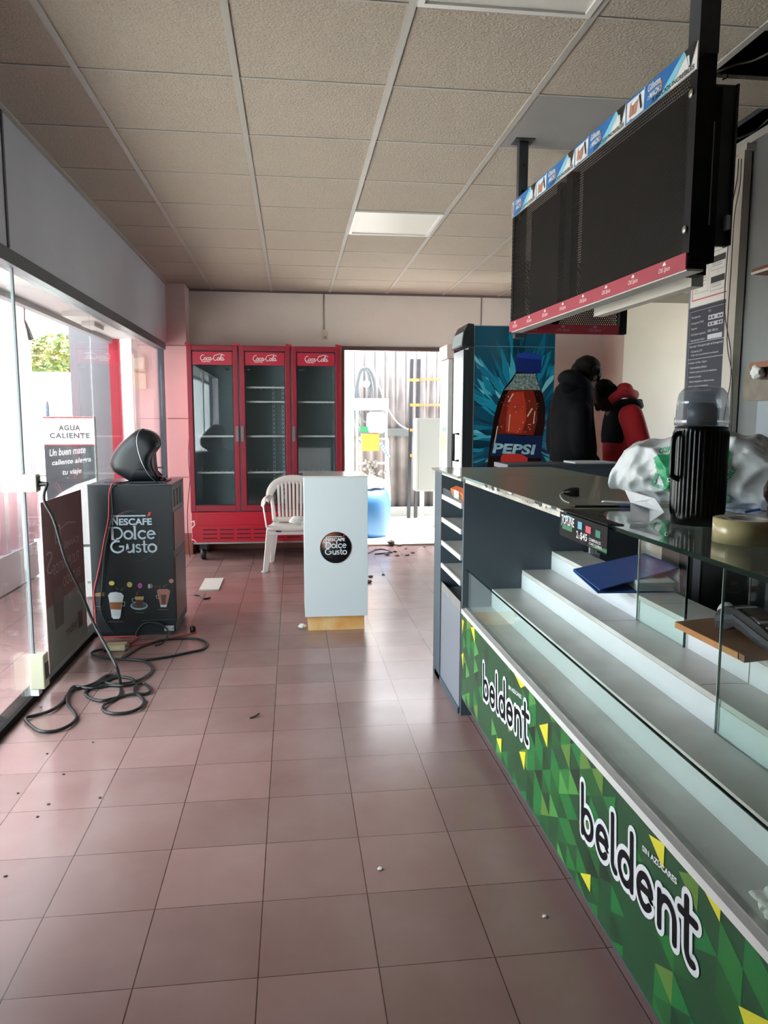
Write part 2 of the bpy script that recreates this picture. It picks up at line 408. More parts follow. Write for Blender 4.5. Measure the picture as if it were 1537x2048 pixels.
# ceiling: individual lay-in tiles with three places left open
cx0, cdx, cy0, cdy = -0.818, 0.6116, 3.188, 0.6037
mb = MB(); lamps = {(2, 3): 1, (2, -2): 1, (3, 0): 2}
for i in range(-2, 10):
    for j in range(-11, 10):
        x0 = cx0+(i)*cdx; x1 = x0+cdx; y0 = cy0+(j)*cdy; y1 = y0+cdy
        x0 = max(x0, -1.25); x1 = min(x1, 5.1); y1 = min(y1, 8.15); y0 = max(y0, -3.2)
        if x1 <= x0 or y1 <= y0: continue
        if (i, j) in ((2, 3), (2, -2), (3, 0)): continue
        if i == 4 and j == -1: y0 = 2.95
        if i == 4 and 0 <= j <= 1: x1 = 2.03
        if i == 4 and j == -2: pass
        g = 0.004
        mb.box(x0+g, x1-g, y0+g, y1-g, Z_C, Z_C+0.015)
struct('ceiling', mb, M_CEIL)
mb = MB().box(-1.4, 5.2, -3.3, 8.3, 3.2, 3.25).box(-1.45, -1.4, -3.3, 8.3, Z_C, 3.25).box(5.2, 5.25, -3.3, 8.3, Z_C, 3.25).box(-1.4, 5.2, 8.3, 8.35, Z_C, 3.25).box(-1.4, 5.2, -3.35, -3.3, Z_C, 3.25)
struct('ceiling_slab', mb, M_VOID)
mb = MB()
for i in range(-1, 10):
    x = cx0+i*cdx
    if x < -1.2 or x > 5.05: continue
    mb.box(x-0.013, x+0.013, -3.2, 8.15, Z_C-0.006, Z_C+0.03)
for j in range(-10, 9):
    y = cy0+j*cdy
    if y > 8.1: continue
    mb.box(-1.25, 5.1, y-0.006, y+0.006, Z_C-0.003, Z_C+0.02)
mb.box(-1.25, -1.225, -3.2, 7.85, Z_C-0.012, Z_C+0.01)
struct('trim_6', mb, M_BAR)
struct('trim_7', MB().box(1.5, 2.4, 3.09, 3.12, Z_C+0.02, Z_C+0.08).box(2.03, 2.06, 3.19, 4.4, Z_C+0.0, Z_C+0.03), M_DARKMETAL)

M_DIFF = mat('unlit lamp diffuser', '#d8d6cf', 0.35)
def ceiling_lamp(i, j, label, c='#c9c7bf'):
    x0 = cx0+i*cdx+.013; x1 = x0+cdx-.026; y0 = cy0+j*cdy+.006; y1 = y0+cdy-.012
    t = thing('ceiling_light', ((x0+x1)/2, (y0+y1)/2, Z_C), label, 'ceiling light', 'unlit ceiling light panels')
    fm = MB()
    fm.box(x0, x0+.022, y0, y1, Z_C-.012, Z_C+.03).box(x1-.022, x1, y0, y1, Z_C-.012, Z_C+.03).box(x0+.022, x1-.022, y0, y0+.022, Z_C-.012, Z_C+.03).box(x0+.022, x1-.022, y1-.022, y1, Z_C-.012, Z_C+.03)
    fm.build('frame', mat('white lamp frame', '#d5d6d2', .35), t)
    MB().box(x0+.022, x1-.022, y0+.022, y1-.022, Z_C-.004, Z_C+.02).build('diffuser', M_DIFF, t)
ceiling_lamp(2, 3, 'unlit square ceiling light panel in the middle of the beige ceiling')
ceiling_lamp(2, -2, 'unlit ceiling light panel with metal frame at the top edge of the view')
x0 = cx0+3*cdx+.013
MB().box(x0, x0+cdx-.026, cy0+.006, cy0+cdy-.006, Z_C-.002, Z_C+.012).build('ceiling_panel', mat('smooth grey ceiling panel', '#8f8d8c', .6, var=.12, scale=2), loc=(x0+.3, cy0+.3, Z_C), label='smooth plain grey ceiling panel above the hanging display', cat='ceiling panel')
# ------------------------------------------------------------------ display counter
M_GREY = mat('anthracite laminate', '#46515b', 0.42, var=0.05, scale=5)
M_GREY2 = mat('mid grey laminate', '#7c8089', 0.38)
M_STEP = mat('dusty white laminate tread', '#cfcecb', 0.32, color2='#b9b7b1', scale=4, detail=8)
M_RISE = mat('white laminate riser', '#d4d9dd', 0.35, var=0.04, scale=5)
M_TRIM = mat('aluminium trim', '#b7b5b0', 0.35, 0.6, var=.2, scale=20)
M_WHITEEDGE = mat('white edging', '#dcdcda', 0.4)
M_GCLEAR = glass_mat('clear counter glass', (0.925, 0.975, 0.955, 1), 0.018, 0.75)
M_GTOP = glass_mat('glass worktop', (0.84, 0.93, 0.90, 1), 0.08, 0.85, haze=.22, hcol='#b4b6ae')
M_HAZEGLASS = glass_mat('scuffed glass with painted reflection haze', (.84, .92, .89, 1), .05, .42, rough=.08, haze=.66, hcol='#cfcfc2')  # pale haze colour stands in for the bright wall reflected in the glass
M_GEDGE = mat('dark green glass edge', '#0d2a22', 0.12, 0, .6)
M_GEDGE2 = mat('pale glass edge', '#9fb0ac', 0.2)
M_CRACK = mat('dark crack', '#6a6660', .8)
CX, CY0, CY1, CZ = 0.775, 0.35, 3.32, 1.135

t = thing('display_counter', (1.05, 1.9, 0), 'long stepped white display counter with green printed front and grey end panel', 'counter')
greens = ['#0f4528', '#15602f', '#1d7a38', '#4c9a48', '#117a3c', '#0a3222', '#c9cc34', '#5f8a3c', '#125030']
gm = [mat('printed green '+str(i), c, 0.28, coat=.3) for i, c in enumerate(greens)]
gm.append(mat('printed yellow', '#e4e03c', .3, coat=.3))
# base board of the print, in y,z
mb = MB().box(CX, CX+.016, CY0, 3.328, 0.10, 0.500, 8)
def tri(pts, mi, lay=1):
    mb.add([V(CX-0.0005*lay, y, z) for y, z in pts], [tuple(range(len(pts)))], mi)
rnd = random.Random(3)
# columns of slanted facets over the whole print, denser in the middle and near the camera
dy = 0.0755
def clip_z(P, lo=.102, hi=.498):
    for sgn, lim in ((1, lo), (-1, -hi)):
        out = []
        for i in range(len(P)):
            a, b_ = P[i], P[(i+1) % len(P)]; fa, fb = sgn*a[1]-lim, sgn*b_[1]-lim
            if fa >= 0: out.append(a)
            if fa*fb < 0: t_ = fa/(fa-fb); out.append((a[0]+(b_[0]-a[0])*t_, a[1]+(b_[1]-a[1])*t_))
        P = out
        if len(P) < 3: return []
    return P
for k in range(39):
    y = 3.305-k*dy
    if y-dy < CY0: break
    for j in range(-26, 12):
        zL = .42+.0755*j+.0375*k-.0375*14.5; zR = zL+.0375
        if zL < 0 or zL > .6: continue
        dens = .12
        if 2.35 > y > 1.72: dens = .80
        elif y < 1.45 and zL < .34: dens = .80
        elif y < 1.22: dens = .6
        elif y > 3.02: dens = .55
        elif 2.35 <= y < 2.75 and zL < .2: dens = .5
        for P in ([(y, zL), (y-dy, zR), (y-dy, zR-.0755)], [(y, zL), (y-dy, zR-.0755), (y, zL-.0755)]):
            if rnd.random() < dens:
                P = clip_z(P)
                if P: tri(P, rnd.choice([1, 1, 2, 2, 4, 4, 5, 0, 0, 3, 7]))
for p in [[(3.31,.4),(3.32,.47),(3.28,.47)], [(3.15,.48),(3.08,.498),(3.07,.43)], [(2.5,.498),(2.36,.498),(2.41,.47)], [(2.21,.42),(2.13,.46),(2.13,.38)], [(1.47,.48),(1.4,.498),(1.4,.44)], [(1.25,.498),(1.19,.498),(1.19,.47)], [(1.12,.36),(1.04,.4),(1.04,.39),(1.1,.34)], [(1.84,.15),(1.77,.19),(1.77,.14)], [(2.7,.16),(2.63,.19),(2.63,.13)], [(2.41,.24),(2.34,.27),(2.35,.2)], [(3.32,.3),(3.28,.32),(3.28,.24)]]: tri(p, 9, 3)
fp = mb.build('front_panel', gm, t)
# beldent lettering: rounded strokes
def arc(cx, cy, rx, ry, a0, a1, n=14): return [(cx+rx*math.cos(math.radians(a0+(a1-a0)*i/n)), cy+ry*math.sin(math.radians(a0+(a1-a0)*i/n))) for i in range(n+1)]
BEL = [[(0, 1.75), (0, 0.05)], arc(.45, .5, .45, .45, 180, -180, 22),
       [(1.35, .52), (2.17, .58)], arc(1.77, .5, .42, .46, 12, 320, 20),
       [(2.62, 1.78), (2.62, .28)]+arc(2.84, .28, .22, .24, 180, 280, 6),
       [(4.05, 1.78), (4.05, .05)], arc(3.60, .5, .45, .45, 0, 360, 22),
       [(4.52, .52), (5.34, .58)], arc(4.94, .5, .42, .46, 12, 320, 20),
       [(5.86, 1.0), (5.86, .02)], arc(6.30, .55, .44, .43, 170, 0, 12)+[(6.74, .02)],
       [(7.38, 1.62), (7.38, .30)]+arc(7.64, .30, .26, .28, 180, 290, 7), [(7.02, 1.16), (7.85, 1.16)]]
M_LBLK = mat('black printed letter', '#0b0b10', .7, spec=.15); M_LWHT = mat('white printed letter', '#e2e6ea', .4)
def beldent(yl, zl, ang, k):
    u = V(0, -math.cos(ang), math.sin(ang)); v = V(0, math.sin(ang), math.cos(ang)); fr = (V(CX, yl, zl), u, v, -X1)
    m1, m2 = MB(), MB()
    for s_ in BEL:
        P = [(a*k, b*k*1.04) for a, b in s_]
        m1.stroke(fr, P, 0.29*k, 0.0020, 0, 14); m2.stroke(fr, P, 0.118*k, 0.0034, 0, 14)
    l = m1.build('lettering_outline', M_LWHT, t); m2.build('lettering', M_LBLK, t)
    m3 = MB(); m3.text(fr, 'SIN AZÚCARES', 4.75*k, 1.70*k, 2.08*k, 0.23*k, 0.0020, 0, bold=.03, rot=0.02)
    m3.build('small_lettering', M_LWHT, t)
beldent(1.832, 0.272, 0.085, 0.0735)
beldent(2.897, 0.250, 0.105, 0.0755)
MB().box(CX+.055, CX+.07, CY0, 3.33, 0.0, 0.10).box(CX+.004, CX+.07, CY0, 3.33, 0.085, 0.10).build('kick_plate', mat('grey metal kick strip', '#5b626c', .35, .4), t)
MB().box(CX-.006, CX+.012, CY0, 3.32, 0.500, 0.520, 0).box(CX+.012, CX+.030, CY0, 3.32, 0.512, 0.526, 1).build('trim_rail', [M_WHITEEDGE, M_TRIM], t)
MB().box(CX+.014, CX+.020, CY0, 3.318, 0.522, 0.702, 0).box(CX+.0135, CX+.0205, CY0, 3.318, 0.702, 0.7045, 1).build('front_glass', [M_GCLEAR, M_GEDGE], t)
MB().box(CX, 1.40, 3.32, 3.344, 0.0, 1.1245).build('end_panel', M_GREY, t)
MB().box(CX+.06, 1.36, CY0, CY0+.02, 0.0, 1.125).build('end_panel', M_GREY, t)
steps = [(CX+.03, .915, .525), (.915, 1.057, .610), (1.057, 1.199, .697), (1.199, 1.345, .783)]
for i, (a, b_, z) in enumerate(steps):
    m = MB().box(a, b_, CY0+.02, 3.32, z-.016, z, 0)
    if i < 3: m.box(b_-.001, b_+.011, CY0+.02, 3.32, z-.016, steps[i+1][2]-.0165, 1)
    for yc in {0: (), 1: (), 2: (2.42, 1.78), 3: (2.3,)}[i]:
        q = [(a+.003, yc)]
        for k in range(7): q.append((a+(b_-a)*(k+1)/7.2, yc+rnd.uniform(-.006, .006)))
        for (xa, ya), (xb, yb) in zip(q[:-1], q[1:]): m.add([(xa, ya, z+.0006), (xb, yb, z+.0006), (xb, yb+.003, z+.0006), (xa, ya+.003, z+.0006)], [(0, 1, 2, 3)], 2)
        if i == 2: m.box(b_-.0018, b_-.0012, yc+.0, yc+.003, z, z+.068, 2)
    m.build('step', [M_STEP, M_RISE, M_CRACK], t, )
MB().box(1.335, 1.345, CY0+.02, 3.32, 0.02, 0.767).build('back_board', M_RISE, t)
MB().box(1.357, 1.375, 3.25, 3.27, 0.783, 1.12).box(1.379, 1.389, 3.25, 3.27, 0.783, 1.12).box(1.345, 1.40, 3.24, 3.28, .76, .783).build('upright_bracket', mat('white metal upright', '#c6cace', .3, .4), t)
# upright dividing panes under the worktop
for (x, ya, yb, z) in ((1.190, 2.10, 2.42, .697), (1.050, 1.03, 1.683, .610)):
    MB().box(x-.003, x+.003, ya, yb, z, 1.125, 0).box(x-.0034, x+.0034, yb-.001, yb+.0015, z, 1.125, 2).box(x-.0036, x+.0036, ya-.002, ya+.001, z, 1.125, 1).build('divider_glass', [M_GCLEAR, M_GEDGE, M_GEDGE2], t)

# glass worktop lying on it
gt = thing('glass_worktop', (1.05, 1.9, 1.125), 'thick green edged glass worktop lying on the stepped display counter', 'worktop')
MB().box(CX, 1.42, CY0, 2.06, 1.125, 1.135, 0).build('glass_sheet', M_GTOP, gt)
MB().box(CX, 1.42, 2.06, 3.344, 1.125, 1.135, 0).build('hazy_glass_sheet', M_HAZEGLASS, gt)
MB().box(CX-.0012, CX, CY0, 2.06, 1.125, 1.135, 0).box(CX-.0012, CX, 2.06, 3.32, 1.1255, 1.1345, 1).build('polished_edge', [M_GEDGE, mat('pale blue green glass edge', '#7c9497', .2)], gt)
# board under the far half of the glass
mb = MB().box(CX+.004, 1.40, 2.06, 3.32, 1.108, 1.123, 0)
mb.build('under_board', mat('grey board with painted reflection streaks', '#d8d5c8', .5, color2='#8d8a80', scale=3.0, detail=6), t)  # light and dark streaks paint the reflections seen in the glass above
# torn sticker strip along the edge
mb = MB(); y = 2.95; r2 = random.Random(5)
while y > 2.1:
    w = r2.uniform(.02, .06); h = r2.uniform(.004, .012)
    mb.add([(CX-.002, y, 1.134), (CX-.002, y-w, 1.134), (CX-.002, y-w, 1.134-h), (CX-.002, y-w*.5, 1.134-h*1.5), (CX-.002, y, 1.134-h*.6)], [(0, 1, 2, 3, 4)], r2.choice([0, 1, 1, 2]))
    y -= w
mb.build('torn_sticker', [mat('torn black sticker', '#20242a', .6), mat('torn grey sticker', '#8b8378', .7), mat('torn white sticker', '#c9c2b8', .7)], gt)

# price strip hung on the worktop edge
tg = thing('price_strip', (CX, 1.9, 1.10), 'black price strip with coloured pictures hanging on the glass worktop edge', 'price tag')
TX = CX-.012
MB().box(TX, TX+.002, 1.725, 2.055, 1.063, 1.131, 0).box(TX, CX+.03, 1.725, 2.055, 1.1355, 1.1375, 0).build('card', mat('black printed card', '#0d0e11', .6, spec=.2), tg)
fr = fr_left(TX-.0008, 2.05, 1.065)
mb = MB(); mb.text(fr, 'TOPLINE', .012, .034, .098, .026, .0012, 0, bold=.02); mb.text(fr, '2', .128, .010, .012, .020, .001, 0, bold=.02); mb.text(fr, 'x', .143, .010, .008, .010, .001, 0); mb.text(fr, '$45', .155, .008, .048, .022, .001, 0, bold=.02)
mb.text(fr, 'COMBINALOS', .215, .016, .075, .008, .001, 0, bold=.01); mb.text(fr, 'COMO QUIERAS', .215, .005, .083, .008, .001, 0, bold=.01)
mb.build('lettering', mat('white print on card', '#e8eaec', .3), tg)
mb = MB(); mb.flat(fr, [(.02, .020), (.095, .020), (.095, .033), (.02, .033)], .0005, 0)
mb.flat(fr, [(.205, .002), (.328, .002), (.328, .012)], .0004, 0)
mb.flat(fr, [(.135, .036), (.165, .036), (.165, .056), (.135, .056)], .0006, 1); mb.flat(fr, [(.19, .034), (.225, .034), (.225, .052), (.19, .052)], .0006, 2); mb.flat(fr, [(.255, .032), (.285, .032), (.285, .050), (.255, .050)], .0006, 3)
mb.stroke(fr, [(.012, .030), (.03, .055), (.06, .060), (.09, .058)], .0025, .0007, 1)
mb.build('printed_pictures', [mat('print green', '#2f7d55', .3), mat('print cyan', '#6bb4cc', .3), mat('print pink', '#d6606c', .3), mat('print teal', '#3c8a76', .3)], tg)

# ------------------------------------------------------------------ open shelf unit at the far end
t = thing('open_shelf_unit', (1.1, 3.65, 0), 'anthracite open shelf unit with white edged shelves at the far end of the counter', 'shelf unit')
sx = 0.765; sa, sb = 3.348, 3.98
MB().box(sx, 1.40, 3.93, sb, 0.03, 1.125).box(sx, 1.0, 3.80, 3.93, 0.0, 1.125).build('side_panel', M_GREY, t)
MB().box(1.38, 1.40, sa, 3.80, 0.03, 1.125).box(1.10, 1.12, sa, 3.80, .10, 1.1).build('back_panel', M_GREY, t)
for z in (1.005, .885, .762, .642):
    MB().box(sx+.01, 1.10, sa, 3.80, z-.016, z+.0, 0).box(sx+.002, sx+.012, sa, 3.80, z-.020, z+.004, 1).build('shelf', [M_STEP, M_WHITEEDGE], t)
MB().box(sx+.006, sx+.02, sa, 3.80, .02, .50).build('lower_panel', M_GREY2, t)
MB().box(sx+.02, 1.10, sa, 3.80, .50, .515).box(sx+.006, sx+.010, sa, 3.80, .50, .545).build('lower_shelf', M_TRIM, t)
MB().box(sx+.004, sx+.007, 3.36, 3.79, 1.003, 1.045).build('lip_glass', M_GCLEAR, t)
MB().box(sx, 1.40, sa, sb, 0, .03).build('plinth', M_GREY, t)
g2 = thing('glass_worktop', (1.1, 3.66, 1.125), 'smaller glass worktop with rounded corner over the open shelf unit', 'worktop')
MB().box(sx-.015, 1.42, sa, sb+.02, 1.1255, 1.1355).build('glass_sheet', M_HAZEGLASS, g2)
MB().box(sx, 1.40, sa, 3.79, 1.112, 1.1245).build('top_board', mat('grey board with painted reflection streaks', '#77776f'), t)
# packet on the top shelf
t = thing('snack_box', (.82, 3.55, 1.005), 'small orange and white packet on the top shelf of the open unit', 'packet')
bm_ = MB().obox((.812, 3.56, 1.036), (.016, .004, .006), (-.012, .085, .004), (-.006, 0, .02)).build('packet', mat('orange carton', '#e8743a', .45), t)
MB().obox((.7895, 3.55, 1.031), (.0006, 0, 0), (-.004, .035, .002), (0, 0, .0195)).build('label', mat('white carton print', '#f0ede8', .45), t)

# back counter standing across behind
t = thing('back_counter', (1.9, 4.45, 0), 'anthracite service counter standing across behind the shelf unit', 'counter')
MB().box(1.30, 2.9, 4.36, 4.38, 0.0, 1.10).build('front_panel', M_GREY, t)
MB().box(1.28, 2.9, 4.35, 4.66, 1.10, 1.128).build('counter_top', mat('anthracite laminate top', '#3c454e', .4), t)
MB().box(1.30, 1.32, 4.38, 4.64, 0.0, 1.10).build('side_panel', M_GREY, t)
tag(MB().box(1.72, 1.98, 4.40, 4.60, 1.1285, 1.138).build('paper_stack', mat('white paper', '#cfd3d6', .7), loc=(1.85, 4.5, 1.1285)), 'thin stack of white paper on the anthracite back counter', 'papers')

# dark back cabinet under/behind the counter
t = thing('black_cabinet', (1.75, 2.2, 0), 'black cabinet with grey uprights behind the display counter', 'cabinet')
MB().box(1.72, 2.10, -.6, 3.2, 0.0, 1.10).build('body', mat('black cabinet board', '#101214', .5), t)
for y in (2.95, 2.45): MB().box(1.71, 1.72, y-.03, y+.03, 0, 1.10).build('upright', mat('dark grey upright', '#55565a', .4), t)
MB().box(1.62, 1.73, 1.5, 2.25, .72, .735).build('shelf', mat('grey shelf board', '#5e6063', .4), t)
qa, qb = on(1292, 1112, x=1.66), on(1342, 1090, x=1.66)
t = thing('cardboard_box', (1.68, qb.y, .735), 'pale cardboard box on a shelf seen through the glass behind the counter', 'box')
MB().box(1.60, 1.708, qb.y-.03, qa.y+.02, qa.z-.04, qa.z-.03).build('rest_board', mat('grey shelf board', '#5e6063', .4), t)
mbx = MB().box(1.62, 1.705, qb.y, qa.y, qa.z-.03, qb.z+.02, 0, .002).build('carton', mat('pale cardboard', '#b5a79c', .8, var=.1), t)
# ------------------------------------------------------------------ things on the counter
ZT = 1.1355
# thermos flask
th = thing('thermos_flask', (.998, 1.735, ZT), 'tall ribbed black thermos flask with clear grey lid standing on the glass worktop', 'thermos')
c = V(.998, 1.735, ZT); n = 144
def ribbed(z, r, a):
    return [c+V(math.cos(2*PI*k/n)*(r+a*(0.5+0.5*math.cos(2*PI*k/n*36))), math.sin(2*PI*k/n)*(r+a*(0.5+0.5*math.cos(2*PI*k/n*36))), z) for k in range(n)]
prof = [(.0, .040, 0), (.001, .060, 0), (.018, .062, 0), (.022, .0625, 0), (.030, .0605, .0035), (.034, .0605, .0045), (.225, .0605, .0045), (.231, .060, .003), (.235, .0615, 0), (.241, .0615, 0), (.243, .05, 0), (.244, .0, 0)]
mb = MB().loft([ribbed(z, max(r, .0005), a) for z, r, a in prof], 0, True)
M_BLKPL = mat('glossy black plastic', '#060709', .3, spec=.4)
mb.build('body', M_BLKPL, th)
MB().lathe([(.0, .243), (.060, .243), (.0605, .2435), (.0635, .244), (.0635, .262), (.0605, .264), (.059, .30), (.055, .322), (.045, .334), (.030, .338), (.0, .338)], c, 48).build('lid', glass_mat('translucent smoke plastic', (.80, .84, .88, 1), .10, .8, rough=.05, haze=.30, hcol='#a9b4be'), th)
MB().lathe([(.0, .2445), (.035, .2445), (.035, .285), (.028, .298), (.0, .300)], c, 32).build('stopper', mat('dark inner stopper', '#3e4750', .3), th)
hp = smooth_path([c+V(-.058, -.012, .225), c+V(-.072, -.015, .222), c+V(-.080, -.017, .205), c+V(-.080, -.017, .14), c+V(-.078, -.016, .122), c+V(-.058, -.012, .112)], 5)
MB().tube(hp, .0065, 10).build('handle', M_BLKPL, th)

# plastic carrier bag
def blob_mesh(rings): 
    return MB().loft(rings, 0, True)
bg = thing('carrier_bag', (1.28, 2.18, ZT), 'crumpled white plastic carrier bag with green print lying behind the thermos', 'bag')
rb = random.Random(11)
from mathutils import noise as mnoise
cB = V(1.30, 2.12, ZT)
# long axis roughly across the view
ax = (on(1537, 950, y=1.95)-on(1240, 950, y=2.3)); ax.z = 0; LB = .62; ax.normalize(); nrm = V(ax.y, -ax.x, 0); 
if nrm.y > 0: nrm = -nrm
O_B = on(1236, 960, y=2.34); O_B.z = ZT
rings = []; NR = 90; NK = 110
hs = [(0, .07), (.04, .11), (.12, .165), (.25, .19), (.40, .205), (.55, .21), (.70, .20), (.82, .175), (.93, .13), (1, .05)]
def interp(tt, tab):
    for (a, b_), (a2, b2) in zip(tab[:-1], tab[1:]):
        if tt <= a2: return b_+(b2-b_)*(tt-a)/(a2-a)
    return tab[-1][1]
for i in range(NR+1):
    tt = i/NR; h = interp(tt, hs); d = .10*math.sin(PI*min(max(tt, .04), .96))**.5+.01
    zlow = .035*max(0, 1-tt*4) 
    ring = []
    for k in range(NK):
        a = 2*PI*k/NK; x = math.cos(a); z = math.sin(a)
        x = math.copysign(abs(x)**.8, x); z = math.copysign(abs(z)**.75, z)
        p = O_B+ax*(tt*LB)+nrm*(d*x)+Z1*(zlow+(h/2)*(1+z))
        q = p*9; nn_ = mnoise.noise(q*.7)*.025-abs(mnoise.noise(V(p.x*9+p.z*5, p.y*9, p.z*6)+V(3, 1, 7)))*.050-abs(mnoise.noise(V(p.x*15-p.z*14, p.y*18, p.z*10)))*.022-abs(mnoise.noise(V(p.x*30+p.z*25, p.y*30, p.z*20)))*.006+.016
        dirv = (nrm*x+Z1*z*.8).normalized(); p = p+dirv*nn_
        p.z = max(p.z, ZT+.0055)
        ring.append(p)
    rings.append(ring)
M_BAG = mat('thin white plastic film', '#cdd1d4', .42, var=.05, scale=6, bump=.5, bscale=22)
bag_mb = blob_mesh(rings)
# handle flap in front
bag_ob = bag_mb.build('bag_body', M_BAG, bg)
flap = MB()
f0 = on(1262, 1005, z=ZT+.035); f1 = on(1300, 1020, z=ZT+.02); f2 = on(1262, 1042, z=ZT+.003); f3 = on(1300, 1045, z=ZT+.002); f4 = on(1330, 1025, z=ZT+.03)
flap.add([f0, f2, f3, f1, f4, f0+V(.01, .06, .03), f4+V(.0, .05, .03)], [(0, 2, 1), (0, 3, 2), (3, 4, 2), (0, 5, 6, 4, 3)], 0)
fo = flap.build('bag_handle', M_BAG, bg); so = fo.modifiers.new('s', 'SOLIDIFY'); so.thickness = .001
# green print pressed on the bag skin: project on the front of the bag
from mathutils.bvhtree import BVHTree
bv = BVHTree.FromPolygons([tuple(v) for v in bag_mb.v], bag_mb.f)
def press(px, py, off=.0035):
    o = V(0, 0, CAM_H); d = (FW*F_PX+RT*(px-768.5)+UP*(1024-py)).normalized()
    hit = bv.ray_cast(o, d)
    return (hit[0]-d*off) if hit[0] is not None else None
def printed(polys, text=()):
    m = MB()
    for P, q in polys:
        # fine grid inside polygon bounds
        xs = [p[0] for p in P]; ys_ = [p[1] for p in P]; st = 2
        def inside(x, y):
            r = False; j = len(P)-1
            for i in range(len(P)):
                if (P[i][1] > y) != (P[j][1] > y) and x < (P[j][0]-P[i][0])*(y-P[i][1])/(P[j][1]-P[i][1])+P[i][0]: r = not r
                j = i
            return r
        y = min(ys_)
        while y < max(ys_):
            x = min(xs)
            while x < max(xs):
                if inside(x+st/2, y+st/2):
                    c4 = [press(x, y), press(x+st, y), press(x+st, y+st), press(x, y+st)]
                    if all(c4): m.add(c4, [(0, 1, 2, 3)], q, True)
                x += st
            y += st
    for s_, x, y, w, h, rot, q in text:
        vs, fs = text_geo(s_, .03); x0 = min(p[0] for p in vs); x1 = max(p[0] for p in vs); y0 = min(p[1] for p in vs); y1 = max(p[1] for p in vs)
        out = []
        for p in vs:
            a = (p[0]-x0)/(x1-x0)*w; b_ = (p[1]-y0)/(y1-y0)*h
            out.append(press(x+a*math.cos(rot)+b_*math.sin(rot), y-b_*math.cos(rot)+a*math.sin(rot), .006))
        if all(out): m.add(out, fs, q)
        else:
            for f in fs:
                if all(out[i] is not None for i in f): m.add([out[i] for i in f], [tuple(range(len(f)))], q)
    return m
gm_ = [mat('green ink', '#2a9a66', .4), mat('faded green ink', '#6aab8d', .4), mat('white ink', '#eef2f0', .4)]
printed([([(1308, 915), (1320, 908), (1335, 910), (1345, 903), (1352, 985), (1338, 980), (1330, 975), (1327, 966), (1322, 955), (1315, 946), (1312, 932)], 0), ([(1303, 970), (1312, 945), (1318, 948), (1311, 968), (1345, 980), (1345, 987)], 1)], [('COMP', 1320, 908, 32, 11, -.25, 0), ('DE', 1336, 964, 14, 8, -.1, 2)]).build('leaf_print', gm_, bg)
printed([([(1458, 900), (1463, 905), (1460, 925), (1448, 945), (1447, 930)], 0), ([(1448, 985), (1462, 995), (1455, 1010), (1447, 1005)], 1)]).build('small_leaf_print', gm_, bg)
printed([], [('DABLE', 1450, 975, 46, 10, -.98, 0)]).build('word_print', gm_, bg)

# tape roll
tr = thing('tape_roll', (.948, 1.455, ZT), 'wide roll of clear yellowish packing tape at the near end of the glass worktop', 'tape')
c = V(.953, 1.46, ZT)
MB().lathe([(.040, 0), (.066, 0), (.066, .050), (.040, .050), (.040, 0)], c, 48).build('tape', mat('yellowish clear tape', '#d0c493', .25, coat=.3, var=.12, scale=30), tr)
MB().lathe([(.036, -.0), (.0398, -.0), (.0398, .050), (.036, .050), (.036, 0)], c, 48).build('core', mat('white paper core', '#d5d5d6', .7), tr)

# black plug lying on the glass
pl = thing('cable_plug', (.96, 2.51, ZT), 'small black plug with short cable lying on the glass worktop', 'plug')
p0 = on(1128, 984, z=ZT+.015); p1 = on(1160, 984, z=ZT+.017)
MB().tube([p0, p0.lerp(p1, .25), p0.lerp(p1, .45), p0.lerp(p1, .8), p1], [.008, .012, .016, .017, .015], 12).build('plug_body', M_BLKPL, pl)
MB().tube(smooth_path([p0, on(1121, 990, z=ZT+.006), on(1127, 1000, z=ZT+.003), on(1140, 1006, z=ZT+.003)], 4), .0022, 6).build('cable', mat('clear grey wire', '#a7aaa6', .3), pl)
# pens
def pen(a, b_, label, cols):
    a = V(*a); b_ = V(*b_); t = thing('ballpoint_pen', a, label, 'pen')
    r = .004; f = lambda s: a.lerp(b_, s)
    MB().tube([f(.0), f(.08)], [.001, .004], 8).build('tip', mat(cols[0], cols[0], .3, .5), t)
    MB().tube([f(.08), f(.78)], r, 8).build('barrel', mat(cols[1], cols[1], .2), t)
    MB().tube([f(.78), f(1)], r*1.15, 8).build('cap', mat(cols[2], cols[2], .3), t)
z = ZT+.0045
pen(on(1140, 1013, z=z), on(1268, 1013, z=z), 'dark barrelled ballpoint pen with blue ring lying in front of the bag', ('#9a7d52', '#25262a', '#4a5fb4'))
pen(on(1203, 1003, z=z), on(1262, 1006, z=z), 'short silver pen lying behind the dark pen on the glass', ('#d5d8da', '#c3c8cc', '#b4babf'))
# papers right of the thermos with blue pen
tp = thing('paper_sheets', (1.2, 1.75, ZT), 'loose printed paper sheets under the carrier bag beside the thermos', 'papers')
for k in range(3):
    a = .3+k*.13; cc = on(1498, 1018-k*3, z=ZT+.001+k*.0012)
    u = V(math.cos(a), math.sin(a), 0)*.10; v = V(-math.sin(a), math.cos(a), 0)*.14
    MB().obox(cc, u, v, (0, 0, .0004)).build('sheet', mat('printed paper', '#d4d9de', .7, color2='#9aa5bd', scale=60), tp)
pen(on(1490, 1024, z=z+.004), on(1532, 1017, z=z+.004), 'blue ballpoint pen lying on the loose papers', ('#2a55b0', '#2a5bc0', '#1f449a'))
